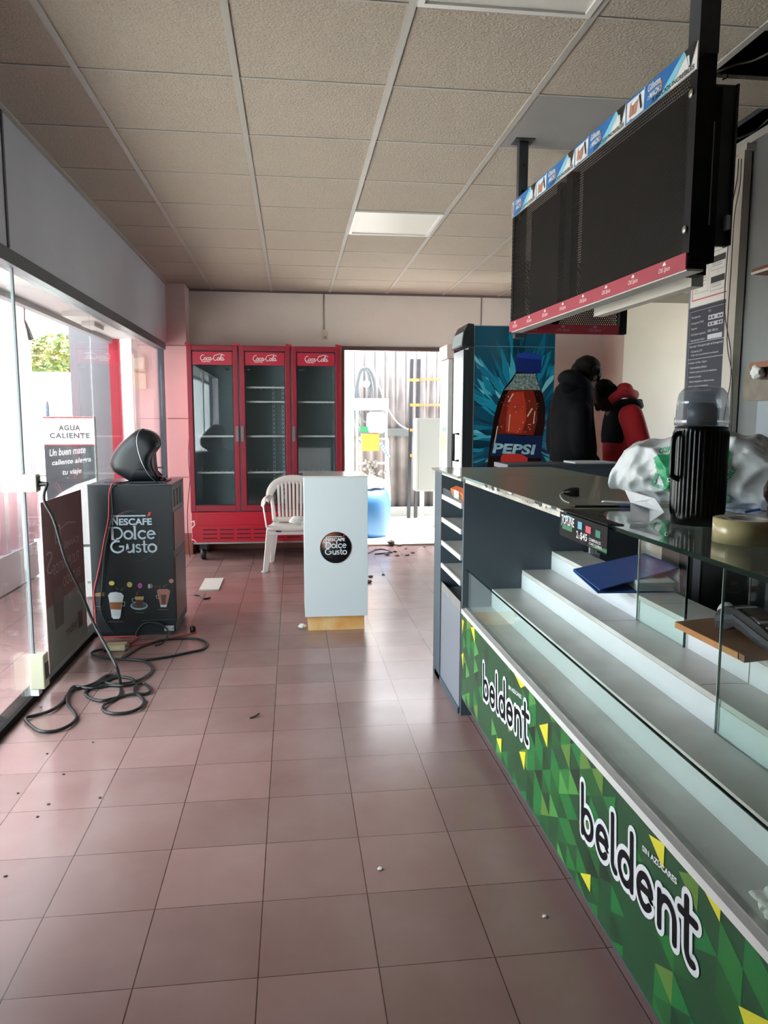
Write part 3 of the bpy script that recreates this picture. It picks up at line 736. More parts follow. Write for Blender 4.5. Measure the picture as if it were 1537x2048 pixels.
# maroon ornament at the frame edge
t = thing('maroon_gourd', on(1550, 1040, z=ZT), 'round maroon mate gourd with striped band at the right edge of the worktop', 'mate gourd')
c = V(1.085, 1.575, ZT); c = on(1556, 1055, z=ZT)
MB().lathe([(.0, .05), (.024, .055), (.035, .075), (.036, .095), (.028, .115), (.0, .122)], c, 28).build('gourd_body', mat('maroon gourd skin', '#5c2733', .3), t)
MB().lathe([(.0, .0), (.024, .0), (.026, .012), (.025, .05), (.022, .055), (.0, .055)], c, 28).build('stand_band', mat('dark striped holder', '#39251f', .5, color2='#8c6f52', scale=60), t)

# blue ring binder on the steps
t = thing('ring_binder', (1.25, 2.62, .783), 'open blue ring binder with papers lying on the upper counter step', 'binder')
zb = .785
A_, B_, C_, D_ = on(1147, 1143, z=zb+.004), on(1196, 1187, z=zb), on(1361, 1185, z=zb), on(1300, 1135, z=zb)
M_BIND = mat('blue binder cloth', '#2c5092', .5, var=.1, scale=20)
th_ = V(0, 0, .004)
MB().prism([A_, B_, C_, D_], th_).build('back_cover', M_BIND, t)
E1 = on(1147, 1140, z=zb+.012); E2 = on(1200, 1181, z=zb+.010); E3 = on(1360, 1137, z=zb+.062); E4 = on(1290, 1108, z=zb+.06)
MB().prism([E1, E2, E3, E4], th_).build('front_cover', M_BIND, t)
MB().prism([C_+V(0, 0, .004), D_+V(0, 0, .004), E4, E3], (-.004, .002, 0)).build('spine', mat('worn pale binder spine', '#aeb8bd', .5, color2='#7f8a92', scale=20), t)
mb = MB()
for k in range(9):
    u0 = A_.lerp(D_, .45); v0 = B_.lerp(C_, .48+.012*(k % 3)); u1 = D_.lerp(A_, .05); v1 = C_.lerp(B_, .06+.01*(k % 4))
    zz = V(0, 0, .006+k*.0035); mb.prism([u0+zz, v0+zz, v1+zz, u1+zz], (0, 0, .0022))
mb.build('papers', mat('binder paper', '#c9d6d2', .7), t)

# wooden board with payment terminal
t = thing('wooden_board', (1.24, 1.75, .80), 'plain brown wooden board lying on the upper counter step under the card terminal', 'board')
zb = .786
P_ = [on(1352, 1243, z=zb+.018), on(1478, 1305, z=zb+.018), on(1490, 1312, z=zb+.018), on(1600, 1300, z=zb+.018), on(1560, 1235, z=zb+.018), on(1420, 1236, z=zb+.018)]
P_ = [V(p.x, p.y, zb) for p in P_]
MB().prism(P_, (0, 0, .018)).build('plank', mat('brown particle board', '#8a6440', .5, color2='#6e4c30', scale=7), t)
M_EDGEW = mat('orange wood edge', '#b07a42', .5, var=.15, scale=20)
m = MB(); a_, b_ = P_[0], P_[1]
m.prism([a_+V(-.001, -.001, .0005), b_+V(-.001, -.001, .0005), b_+V(-.001, -.001, .0175), a_+V(-.001, -.001, .0175)], (-.0012, 0, 0)).build('cut_edge', M_EDGEW, t)
t = thing('card_terminal', (1.2, 1.6, .805), 'grey and black card payment terminal with paper roll on the wooden board', 'card terminal')
zb = .805
a = on(1432, 1262, z=zb); b_ = on(1545, 1310, z=zb); u = (b_-a); Lt = u.length; u.normalize(); w = V(-u.y, u.x, 0)
if w.x < 0: w = -w
W_ = .085
def prof_pts(pts, off): return [a+u*(p[0]*Lt)+Z1*p[1]+w*off for p in pts]
side = [(-.05, .012), (.0, .004), (.16, .012), (.30, .030), (.46, .022), (.80, .002), (1.15, .0), (1.35, .012), (1.30, .032), (.95, .044), (.62, .068), (.34, .082), (.12, .078), (-.02, .060), (-.07, .035)]
MB().prism(prof_pts(side, 0.004), w*(W_-.008)).build('body', mat('dark terminal plastic', '#101215', .45, spec=.3), t, bevel=.003)
band = [(-.02, .028), (.12, .038), (.30, .052), (.48, .042), (.82, .016), (1.15, .010), (1.3, .018), (1.25, .026), (.90, .030), (.55, .050), (.30, .064), (.10, .054), (-.04, .040)]
for off in (0.0, W_-.005): MB().prism(prof_pts(band, off), w*.005).build('side_rail', mat('blue grey terminal rail', '#2b343c', .35), t)
def top_quad(s0, s1, z0, z1, e0, e1, h, name, m_):
    P = [a+u*(s0*Lt)+w*e0+Z1*z0, a+u*(s1*Lt)+w*e0+Z1*z1, a+u*(s1*Lt)+w*e1+Z1*z1, a+u*(s0*Lt)+w*e1+Z1*z0]
    return MB().prism(P, Z1*h).build(name, m_, t)
top_quad(.28, .72, .081, .0615, .010, W_-.010, .0025, 'screen_bezel', mat('pale grey bezel', '#a7a7a4', .4))
top_quad(.36, .66, .0795, .0665, .018, W_-.018, .0028, 'screen', mat('dark green lcd', '#2a2f2c', .15))
mk = MB()
for r_ in range(4):
    for q in range(3):
        s0 = .80+r_*.10; e0 = .014+q*.020; z0 = .056-(s0-.80)*.05
        P = [a+u*(s0*Lt)+w*e0+Z1*z0, a+u*((s0+.07)*Lt)+w*e0+Z1*(z0-.004), a+u*((s0+.07)*Lt)+w*(e0+.015)+Z1*(z0-.004), a+u*(s0*Lt)+w*(e0+.015)+Z1*z0]
        mk.prism(P, Z1*.004)
mk.build('keypad', mat('dark rubber keys', '#3a3c40', .5), t)
pr = MB()
for k in range(5):
    cc = a+u*(-.09*Lt-.0+k*.004)+w*(W_/2)+Z1*(.050)
    pr.lathe([(.0, 0), (.027-.001*k, 0), (.027-.001*k, .003), (.0, .003)], cc, 24, axis=u)
pr.lathe([(0, 0), (.022, 0), (.022, .03), (0, .03)], a+u*(-.09*Lt)+w*(W_/2)+Z1*.05, 24, axis=u)
pr.build('paper_roll', mat('receipt paper', '#e8e8e6', .7), t)
t = thing('white_adapter', on(1502, 1248, z=.805), 'small white plug standing behind the card terminal', 'plug')
cc = on(1503, 1250, z=.805)+V(.03, .06, 0)
MB().box(cc.x-.012, cc.x+.012, cc.y-.012, cc.y+.012, .8045, .83, 0, .004).build('plug_body', mat('white plastic', '#dadada', .4), t)
MB().tube(smooth_path([cc+V(0, 0, .022), cc+V(.0, 0, .05), cc+V(.02, .03, .12), cc+V(.03, .05, .2), cc+V(.02, .06, .3)], 5), .003, 6).build('cable', mat('dark wire', '#25262a', .4), t)
# crumpled white tissue near camera
def crumple(name, c, r, label, cat, m_, seed=1, flat=.6, group=None):
    mb = MB(); bm = bmesh.new(); bmesh.ops.create_icosphere(bm, subdivisions=4, radius=1)
    for v in bm.verts:
        q = v.co.copy(); k = 1+.45*mnoise.noise(q*1.6+V(seed, 0, 0))+.3*abs(mnoise.noise(q*3.7+V(0, seed, 0)))
        v.co = V(q.x*k*r, q.y*k*r, q.z*k*r*flat)
    mz = min(v.co.z for v in bm.verts)
    mb.add([v.co+V(c[0], c[1], c[2]-mz*.92) for v in bm.verts], [[v.index for v in f.verts] for f in bm.faces], 0, True); bm.free()
    for p in mb.v: p.z = max(p.z, c[2]+.0005)
    return mb.build(name, m_, loc=c, label=label, cat=cat, group=group)
M_TISS = mat('white tissue', '#dddcd8', .8, bump=.3, bscale=60)
p = on(1545, 1835, z=.526)
crumple('crumpled_tissue', (p.x+.005, p.y, .5265), .032, 'crumpled white tissue in the lowest tray of the counter at the right edge', 'tissue', M_TISS, 3)
# ------------------------------------------------------------------ overhead perforated display
M_BLK = mat('matt black steel', '#08090a', .6, spec=.25)
M_GUN = mat('dark grey steel', '#3a3f43', .45, .3)
def perf_mat():
    m = bpy.data.materials.new('perforated black steel'); m.use_nodes = True; nt = m.node_tree; N = nt.nodes; L = nt.links
    b = N['Principled BSDF']; b.inputs['Base Color'].default_value = hx('#120f0c'); b.inputs['Roughness'].default_value = .7; b.inputs['Specular IOR Level'].default_value = .2
    tc = N.new('ShaderNodeTexCoord'); sp = N.new('ShaderNodeSeparateXYZ'); L.new(tc.outputs['Object'], sp.inputs[0])
    def M(op, a, bb=None):
        n = N.new('ShaderNodeMath'); n.operation = op
        for i, q in enumerate((a, bb)):
            if q is None: continue
            if isinstance(q, (int, float)): n.inputs[i].default_value = q
            else: L.new(q, n.inputs[i])
        return n.outputs[0]
    s = 0.0105
    h = M('DIVIDE', M('ADD', M('ADD', sp.outputs[0], sp.outputs[1]), 20.0), s)
    v = M('DIVIDE', M('ADD', sp.outputs[2], 20.0), s*.866)
    row = M('FLOOR', v); odd = M('MULTIPLY', M('MODULO', row, 2.0), .5)
    fx = M('SUBTRACT', M('FRACT', M('ADD', h, odd)), .5); fy = M('MULTIPLY', M('SUBTRACT', M('FRACT', v), .5), .866)
    d = M('SQRT', M('ADD', M('MULTIPLY', fx, fx), M('MULTIPLY', fy, fy)))
    hole = M('LESS_THAN', d, .36)
    tr = N.new('ShaderNodeBsdfTransparent'); mx = N.new('ShaderNodeMixShader'); out = N['Material Output']
    L.new(hole, mx.inputs[0]); L.new(b.outputs[0], mx.inputs[1]); L.new(tr.outputs[0], mx.inputs[2]); L.new(mx.outputs[0], out.inputs['Surface'])
    return m
M_PERF = perf_mat()
A = V(1.032, 3.50, 0); B = V(1.088, 2.0, 0); zb0, zb1, zt0, zt1 = 1.805, 1.850, 2.325, 2.395
du = (B-A).normalized(); LL = (B-A).length; dn = V(-1, -du.x/du.y*1.0, 0); dn = V(du.y, -du.x, 0)
if dn.x > 0: dn = -dn
hd = thing('hanging_display', (1.15, 2.75, 1.8), 'black perforated overhead display hung on posts with blue razor banner and red bottom strip', 'overhead display')
fr = (V(A.x, A.y, 0), du, Z1, dn)
def plate(name, a0, a1, z0, z1, th_, m_, off=0.0, frm=fr, par=hd, **k):
    o, u, v, nn = frm
    P = [o+u*a0+v*z0+nn*off, o+u*a1+v*z0+nn*off, o+u*a1+v*z1+nn*off, o+u*a0+v*z1+nn*off]
    return MB().prism(P, -nn*th_).build(name, m_, par, **k)
plate('perforated_panel', 0.0, LL, zb1, zt0, .0015, M_PERF)
# dark boards behind the mesh
m = MB(); o = fr[0]
def pl_(m, a0, a1, z0, z1, off, th_, mi=0, frm=fr):
    o, u, v, nn = frm
    return m.prism([o+u*a0+v*z0+nn*off, o+u*a1+v*z0+nn*off, o+u*a1+v*z1+nn*off, o+u*a0+v*z1+nn*off], -nn*th_, mi)
pl_(m, .10, .50, zb1+.01, zt0, -.05, .01); pl_(m, .66, LL-.06, zb1+.02, zt0, -.05, .01); pl_(m, .50, .53, zb1, zt0, -.01, .03)
m.build('backing_board', mat('dark brown backing', '#352c26', .8, var=.2, scale=5), hd)
for q in ((LL-.035, LL, .002, .03), (0, .015, .002, .02), (.60, .66, -.006, .03)): pl_(MB(), q[0], q[1], zb1, zt0, q[2], q[3]).build('upright_frame', M_BLK, hd)
for z in (1.915, 2.27): MB().lathe([(0, 0), (.011, 0), (.011, .004), (.006, .007), (0, .007)], fr[0]+du*(LL-.022)+Z1*z+dn*.003, 16, axis=dn).build('bolt', mat('galvanised bolt', '#9b9a92', .35, .8), hd)
# top banner
M_BB = mat('banner blue', '#1467ad', .3, coat=.2); M_BW = mat('banner white', '#d9dcdd', .35, coat=.2); M_BC = mat('banner light cyan', '#7cc4dc', .3, coat=.2); M_BK = mat('banner black', '#16181c', .3)
M_SKIN = mat('printed skin tone', '#a8786a', .4); M_OR = mat('banner orange', '#c98a5a', .4)
bn = MB(); seg = .478; a0 = -.10
m2 = MB(); m3 = MB(); m4 = MB()
bnr = pl_(MB(), -.002, LL, zt0, zt1, .006, .004); bnr.build('banner', M_BW, hd)
k = 0; a = LL
H_ = zt1-zt0
def cl(x): return max(x, 0.0)
for k in range(4):
    a1 = LL-k*.40; a0 = a1-.40
    f2 = (fr[0]+du*a0+Z1*zt0+dn*.0065, du, Z1, dn)
    lo = max(0.0, -a0)      # clip at the far corner
    def C(P): return [(max(x, lo), y) for x, y in P]
    m2.flat(f2, C([(.115, .0), (.120, H_), (.36, H_), (.25, .0)]), .0003, 0)
    m2.flat(f2, C([(.0, .0), (.0, H_), (.115, H_), (.115, H_-.006), (.005, H_-.006), (.005, .004), (.115, .004), (.115, 0)]), .0005, 0)
    m2.flat(f2, C([(.20, .0), (.33, H_), (.365, H_), (.26, .0)]), .0006, 1)
    if a0 > -.1:
        m2.stroke(f2, C([(.035, .015), (.04, .045)]), .012, .0006, 3); m2.stroke(f2, C([(.06, .02), (.07, .05)]), .011, .0007, 3)
        m2.stroke(f2, C([(.045, .05), (.085, .058)]), .006, .0009, 4); m2.stroke(f2, C([(.09, .055), (.10, .02)]), .005, .0010, 2)
        m2.flat(f2, C([(.02, .008), (.11, .006), (.11, .012), (.02, .014)]), .0008, 5)
    m2.flat(f2, [(.335, H_), (.345, H_-.012), (.362, .018), (.372, .018), (.382, .04), (.399, H_)], .0010, 2)
    m2.flat(f2, [(.352, .05), (.362, .022), (.368, .022), (.362, .05)], .0014, 4)
    if a0+.15 > 0:
        m4.text(f2, 'Gillette', .140, .043, .072, .020, .0012, 0, bold=.02, shear=.1); m4.text(f2, 'MACH', .150, .020, .058, .018, .0012, 0, bold=.03, shear=.25); m4.text(f2, '3', .208, .018, .014, .030, .0013, 1, bold=.03)
        m4.flat(f2, [(.138, .022), (.148, .022), (.148, .024), (.138, .024)], .0012, 0); m4.flat(f2, [(.140, .029), (.150, .029), (.150, .031), (.140, .031)], .0012, 0)
    if a0+.17 > 0: m4.text(f2, 'A PRECIOS INCREÍBLES', .165, .0035, .225, .016, .0014, 2, bold=.02)
m2.build('banner_print', [M_BB, M_BC, M_BK, M_SKIN, mat('banner pale blue', '#cfe3ea', .4), M_BW], hd)
m4.build('banner_lettering', [M_BW, M_OR, M_BK], hd)
# bottom red strip
M_RED = mat('red price rail strip', '#97303f', .5); M_REDD = mat('red strip lettering', '#f0dfe0', .4)
rs = pl_(MB(), -.004, LL, zb0, zb1, .010, .004); rs.build('red_strip', M_RED, hd)
m = MB()
def spice(m, frm, a):
    m.text(frm, 'Old Spice', a, .009, .062, .018, .0008, 0, bold=.0, shear=.35)
    m.flat(frm, [(a+.020, .031), (a+.040, .031), (a+.037, .036), (a+.034, .040), (a+.030, .041), (a+.024, .037)], .0008, 0)
f3 = (fr[0]+Z1*zb0+dn*.010, du, Z1, dn)
for k in range(8): spice(m, f3, .05+k*.187)
m.build('strip_lettering', M_REDD, hd)
m = MB(); pl_(m, 0.02, LL, zb0-.004, zb0+.002, .006, .05); m.build('underside_tray', mat('light grey tray', '#b9b8b4', .4), hd)
m = MB(); pl_(m, .55, LL-.25, zb0+.002, zb0+.035, -.16, .04); m.build('lamp_batten', mat('white batten', '#cfccc4', .4), hd)
# return panel across, rounded corner
fr2 = (V(1.075, 3.535, 0), X1, Z1, -Y1)
Lp = .50
m = MB()
corner = [A+dn*.0+V(0, 0, 0), V(1.034, 3.515, 0), V(1.045, 3.53, 0), V(1.075, 3.535, 0)]
def bend(name, z0, z1, m_, off):
    mb = MB(); pts = [p+V(-off*(1-i/3), off*(i/3), 0) for i, p in enumerate(corner)]
    for p, q in zip(pts[:-1], pts[1:]): mb.add([p+Z1*z0, q+Z1*z0, q+Z1*z1, p+Z1*z1], [(0, 1, 2, 3)], 0, True)
    ob = mb.build(name, m_, hd); s_ = ob.modifiers.new('s', 'SOLIDIFY'); s_.thickness = .003
bend('corner_strip', zb0, zb1, M_RED, .006); bend('corner_panel', zb1, zt0, M_PERF, 0.0); bend('corner_banner', zt0, zt1, M_BW, .006)
def pl2(name, a0, a1, z0, z1, off, th_, m_): m = MB(); pl_(m, a0, a1, z0, z1, off, th_, 0, fr2); return m.build(name, m_, hd)
pl2('return_panel', 0, Lp, zb1, 2.14, 0, .0015, M_PERF)
pl2('return_strip', 0, Lp, zb0, zb1, .006, .004, M_RED)
pl2('return_upright', Lp-.0, Lp+.035, zb0+.002, 2.14, .02, .04, M_BLK)
pl2('return_upright', .17, .205, zb1-.01, 2.14, -.01, .03, M_BLK)
m = MB(); f4 = (fr2[0]+Z1*zb0, X1, Z1, -Y1)
for a_ in (.03, .19, .35): spice(m, f4, a_)
for i in range(len(m.v)): m.v[i] = m.v[i]+V(0, -.006, 0)
m.build('strip_lettering', mat('faded strip lettering', '#b98a90', .4), hd)
# posts to the ceiling
MB().box(1.105, 1.150, 3.68, 3.72, 1.80, 2.74).box(1.08, 1.175, 3.655, 3.745, 2.733, 2.739).build('far_post', M_GUN, hd)
for z in (2.62, 2.50): MB().lathe([(0, 0), (.006, 0), (.006, .001), (0, .001)], V(1.1275, 3.6795, z), 12, axis=(0, -1, 0)).build('post_hole', M_BLK, hd)
MB().box(1.128, 1.165, 2.045, 2.09, 1.80, 2.74).build('near_post', M_BLK, hd)
MB().box(1.108, 1.165, 2.04, 2.10, 2.385, 2.74).build('post_sleeve', M_GUN, hd)
MB().box(1.112, 1.172, 2.02, 2.05, 1.83, 2.29).build('end_cover', M_BLK, hd)
MB().box(1.150, 1.153, 2.018, 2.02, 1.93, 2.20).build('bright_seam', mat('bright seam', '#7a7c7a', .4), hd)
MB().box(1.174, 1.236, 2.06, 2.075, 1.885, 2.315).box(1.232, 1.238, 2.05, 2.085, 1.885, 2.315).build('end_panel', M_GUN, hd)
MB().box(1.214, 1.228, 2.04, 2.055, 1.925, 1.965, 0, .003).build('latch', mat('white latch', '#c5c8c8', .4), hd)
MB().tube([V(1.175, 2.04, 2.33), V(1.19, 2.04, 2.34), V(1.195, 2.04, 2.325), V(1.18, 2.04, 2.318)], .002, 6).build('hook', M_BLK, hd)

# ------------------------------------------------------------------ right wall: posters, frame, shelves, wires
XW = XR-.001
def rw(z, y0): return (V(XW, y0, z), -Y1, Z1, -X1)
t = thing('instruction_poster', (XW, 3.88, 2.02), 'white evacuation chart poster with red border above the dark notice', 'poster')
y1_, y0_ = 4.06, 3.675
zA, zB = 2.02, 2.66
MB().box(XW-.004, XW, y0_, y1_, zA, zB).build('sheet', mat('poster white', '#cfccc8', .6), t)
fr = (V(XW-.0045, y1_, zA), -Y1, Z1, -X1); W_ = y1_-y0_
m = MB()
def line(m, x0, z0, x1, z1, w, mi=0, d=.0004): m.stroke(fr, [(x0, z0), (x1, z1)], w, d, mi, 4)
for q in ([(.02, .035), (W_-.02, .035)], [(W_-.02, .035), (W_-.02, .61)], [(W_-.02, .61), (.02, .61)], [(.02, .61), (.02, .035)]): line(m, *q[0], *q[1], .0028)
m.build('red_border', mat('poster red', '#b03038', .5), t)
m = MB()
def rect(x0, z0, x1, z1, w=.0008):
    for q in ((x0, z0, x1, z0), (x1, z0, x1, z1), (x1, z1, x0, z1), (x0, z1, x0, z0)): line(m, *q, w)
rect(.045, .07, .175, .20); rect(.20, .06, .33, .10); rect(.20, .165, .33, .205); rect(.20, .26, .33, .33); rect(.045, .24, .175, .33); rect(.045, .37, .175, .46)
for zz in (.10, .205): m.flat(fr, [(.20, zz), (.33, zz), (.33, zz+.032), (.20, zz+.032)], .0005)
m.flat(fr, [(.27, .40), (.33, .40), (.33, .43), (.27, .43)], .0005)
for i, zz in enumerate([.19, .18, .165, .155, .145, .137, .128, .118, .108, .098, .085]): line(m, .055, zz, .055+(.10, .05, .09, .095, .1, .07, .1, .03, .09, .06, .02)[i], zz, .0011)
for zz in (.092, .08, .196, .186, .32, .31, .30, .29, .28): line(m, .21, zz, .30, zz, .0011)
for zz in (.32, .31, .30, .29, .28, .27): line(m, .055, zz, .15, zz, .0011)
line(m, .265, .138, .265, .165, .0006); line(m, .265, .237, .265, .26, .0006)
m.text(fr, 'SALIDA', .06, .50, .2, .04, .0005, 0, bold=.02)
m.build('chart_print', mat('poster black ink', '#22252a', .5), t)
t = thing('emergency_notice', (XW, 3.88, 1.2), 'dark blue notice with white emergency instructions on the partition behind the thermos', 'notice')
zA, zB = 1.20, 2.015
MB().box(XW-.004, XW, y0_+.005, y1_+.01, zA, zB).build('sheet', mat('notice dark blue', '#262a38', .5), t)
fr = (V(XW-.0045, y1_+.005, 0), -Y1, Z1, -X1)
m = MB()
def hl(z, w=.0008, x0=.012, x1=.36): m.stroke(fr, [(x0, z), (x1, z)], w, .0004, 0, 4)
hl(1.995); hl(1.822, .0012); hl(1.733, .0012)
m.stroke(fr, [(.012, 1.995), (.012, 1.21)], .0007, .0004, 0, 4); m.stroke(fr, [(.36, 1.995), (.36, 1.21)], .0007, .0004, 0, 4)
for s_, z_, w_ in (('Emergencias', 1.962, .09), ('Emergencia Móvil', 1.930, .125), ('Operador', 1.900, .065), ('Call Center Ingeniería', 1.868, .15), ('Representante Ausen', 1.836, .145)): m.text(fr, s_, .03, z_-.008, w_, .015, .0006)
m.text(fr, '911', .20, 1.972, .022, .013, .0006); m.text(fr, '0800 1024 int', .20, 1.866, .10, .013, .0006)
m.text(fr, 'Operador / Encargado (Jefe de Emergencia)', .02, 1.795, .33, .015, .0006)
m.text(fr, '• Dar alarma al 911', .035, 1.770, .12, .012, .0006); m.text(fr, '• Dirigir todo el procedimiento de emergencia', .035, 1.748, .28, .012, .0006)
m.text(fr, 'Vendedor de Pista / Cajero:', .02, 1.705, .19, .014, .0006)
for i, s_ in enumerate(('• Cortar suministro eléctrico', '• Solicitar ayuda al servicio de ambulancias,', '   bomberos y/o policía', '• Operar extinguidores o baldes de arena,', '   según lo requiera la emergencia', '• Colaborar con el encargado')): m.text(fr, s_, .03, 1.680-i*.026, (.18, .28, .13, .26, .20, .24)[i], .013, .0006)
m.build('lettering', mat('notice white print', '#c9ccd2', .5), t)
m = MB()
for z0, z1 in ((1.930, 1.955), (1.897, 1.918), (1.828, 1.853)): m.flat(fr, [(.20, z0), (.34, z0), (.34, z1), (.20, z1)], .0005)
m.build('blank_field', mat('notice pale field', '#b9bcc2', .5), t)
m = MB()
for z0 in (1.936, 1.902):
    for q in (.21, .24, .29, .315): m.flat(fr, [(q, z0), (q+.018, z0), (q+.018, z0+.011), (q, z0+.011)], .0008)
m.build('written_number', mat('notice ink', '#34384a', .5), t)
# white vertical frame trims
t = thing('partition_frame', (XW, 3.58, 0), 'cream aluminium frame post beside the posters on the right partition', 'frame')
MB().box(XR-.03, XR, 3.605, 3.665, 0, 2.70).build('wide_post', mat('cream aluminium', '#b3aea4', .4, .1), t)
MB().box(XR-.05, XR-.01, 3.545, 3.595, 0, 2.69).build('narrow_post', mat('cream aluminium'  , '#b3aea4', .4), t)
MB().box(XR-.05, XR, 3.53, 4.08, 2.69, 2.72).build('top_rail', mat('cream aluminium', '#b3aea4', .4), t)
def cable(name, pts, r, m_, label, cat='cable', sub=4, group=None):
    P = smooth_path(pts, sub); return MB().tube(P, r, 8).build(name, m_, loc=P[0], label=label, cat=cat, group=group)
M_WIRE = mat('dark hanging wire', '#22242a', .5); M_WW = mat('pale wire', '#9c978c', .5)
xx = XR-.06
cable('hanging_wire', [on(*p, x=xx) for p in [(1478, 318), (1475, 360), (1464, 420), (1455, 520), (1450, 620), (1462, 700), (1462, 760), (1455, 800), (1448, 840)]], .0025, M_WIRE, 'thin dark wire hanging down the partition edge in front of the posters')
cable('hanging_wire', [on(*p, x=xx-.01) for p in [(1484, 318), (1481, 370), (1470, 430), (1463, 540), (1455, 680), (1466, 760), (1462, 880)]], .0022, M_WIRE, 'second dark wire looping lower beside the cream frame post')
cable('ceiling_cable', [on(*p, z=zz) for p, zz in (((1432, 145), 2.70), ((1470, 130), 2.78), ((1510, 120), 2.80), ((1560, 95), 2.8))], .004, M_WW, 'pale cable crossing the open ceiling hole at the upper right')
cable('ceiling_cable', [on(*p, z=zz) for p, zz in (((1462, 281), 2.70), ((1490, 272), 2.74), ((1520, 255), 2.8), ((1560, 215), 2.85))], .004, M_WW, 'pale cable in the second open ceiling gap beside the partition')
# wall shelves on the right
t = thing('wall_shelf', (XR-.1, 3.3, 2.04), 'brown wooden wall shelf with white edge high on the right wall', 'shelf')
p = on(1500, 570, x=XR-.12); MB().box(XR-.20, XR, 2.2, 3.19, 2.035, 2.06).build('board', mat('orange brown wood', '#7a4a2e', .5), t)
MB().box(XR-.205, XR-.20, 2.2, 3.19, 2.035, 2.045).build('white_edge', M_WHITEEDGE, t); MB().box(XR-.12, XR, 2.2, 3.17, 1.96, 2.035).build('bracket_board', mat('dark red brown wood', '#3b1d18', .6), t)
t = thing('wall_shelf', (XR-.1, 3.3, 1.6), 'brown wooden wall shelf lower on the right wall with crumpled tissue', 'shelf')
MB().box(XR-.20, XR, 2.2, 3.17, 1.625, 1.65).build('board', mat('orange brown wood', '#7a4a2e', .5), t)
MB().box(XR-.16, XR, 2.2, 3.15, 1.575, 1.625).build('bracket_board', mat('dark red brown wood', '#3b1d18', .6), t)
tp_ = tag(MB().box(XR-.012, XR-.001, 3.28, 3.50, 1.49, 1.64).build('mounting_plate', mat('stained metal plate', '#857c70', .6, var=.3, scale=12), loc=(XR, 3.4, 1.49)), 'stained metal plate with screws under the lower wall shelf', 'plate')
m = MB()
for y, z in ((3.47, 1.62), (3.44, 1.58), (3.47, 1.53), (3.40, 1.50), (3.34, 1.51)): m.lathe([(0, 0), (.006, 0), (.006, .004), (0, .004)], V(XR-.012, y, z), 10, axis=(-1, 0, 0))
crumple('crumpled_tissue', (XR-.19, 3.12, 1.575), .026, 'crumpled white tissue stuck on the lower wall shelf edge', 'tissue', M_TISS, 9, 1.1)
tag(MB().box(XR-.010, XR-.001, 0.3, 3.38, 1.0, 1.485).build('wall_panel', mat('pale grey blue board', '#8f9aa1', .4), loc=(XR, 2, 1)), 'pale grey blue board fixed to the right wall below the shelves', 'wall panel')
# small box on the back wall
t = thing('wall_box', (.35, 8.14, 2.25), 'small cream junction box with thin cable on the back wall above the fridges', 'junction box')
MB().box(.322, .382, 8.11, 8.15, 2.25, 2.345, 0, .006).build('cover', mat('cream plastic', '#cfc5b4', .4), t)
MB().box(.342, .362, 8.106, 8.111, 2.26, 2.275).build('slot', mat('brown slot', '#7d6c5c', .5), t)
# ------------------------------------------------------------------ red triple drinks fridge
M_CR = mat('bright red fridge enamel', '#b5152f', .35, coat=.2); M_CRD = mat('red door frame', '#8f1730', .4)
M_CLIN = mat('grey fridge liner', '#a9b6ba', .5); M_SHELF = mat('white wire shelf', '#fafcfc', .4); M_GFR = glass_mat('fridge door glass', (0.93, 0.97, 0.97, 1), 0.12, .75)
M_RUB = mat('dark rubber', '#1d1f22', .6); M_BLKC = mat('black caster', '#15161a', .4)
fx0, fx1, fy, fyb, fz0, fz1 = -1.005, .470, 7.45, 8.10, .165, 2.108
fd = thing('drinks_fridge', ((fx0+fx1)/2, 7.75, 0), 'tall red three-door glass drinks fridge with white script lettering against the back wall', 'fridge')
m = MB().box(fx0, fx0+.04, fy+.03, fyb, .47, fz1-.01).box(fx1-.04, fx1, fy+.03, fyb, .47, fz1-.01).box(fx0, fx1, fyb-.03, fyb, .47, fz1-.01).box(fx0, fx1, fy+.03, fyb, fz1-.05, fz1-.01).box(fx0, fx1, fy+.02, fyb, fz0+.02, .47)
m.build('body', M_CR, fd)
m = MB().box(fx0+.041, fx1-.041, fyb-.045, fyb-.031, .47, fz1-.05).box(fx0+.04, fx0+.05, fy+.06, fyb-.03, .47, fz1-.05).box(fx1-.05, fx1-.04, fy+.06, fyb-.03, .47, fz1-.05).box(fx0+.04, fx1-.04, fy+.06, fyb-.03, .471, .482).box(fx0+.04, fx1-.04, fy+.06, fyb-.03, fz1-.062, fz1-.05)
for x in (-.513, -.020): m.box(x-.012, x+.012, fy+.10, fyb-.03, .47, fz1-.05)
m.build('liner', M_CLIN, fd)
m = MB()
for z in (.86, 1.22, 1.56, 1.70):
    for a, b_ in ((-.95, -.53), (-.50, -.035), (-.005, .42)):
        if z == 1.70 and a != -.5: continue
        if z == 1.56 and a == -.95: continue
        m.box(a, b_, fy+.10, fy+.125, z, z+.018)
        for k in range(9): m.box(a+(b_-a)*k/8-.002, a+(b_-a)*k/8+.002, fy+.13, fyb-.06, z+.004, z+.010)
m.build('wire_shelf', M_SHELF, fd)
m = MB()
for x in (-.20, -.10):
    m.box(x-.012, x+.012, fyb-.07, fyb-.045, .55, 1.75)
    for k in range(26): m.box(x-.004, x+.004, fyb-.072, fyb-.069, .6+k*.045, .62+k*.045, 1)
m.build('shelf_rail', [M_SHELF, M_RUB], fd)
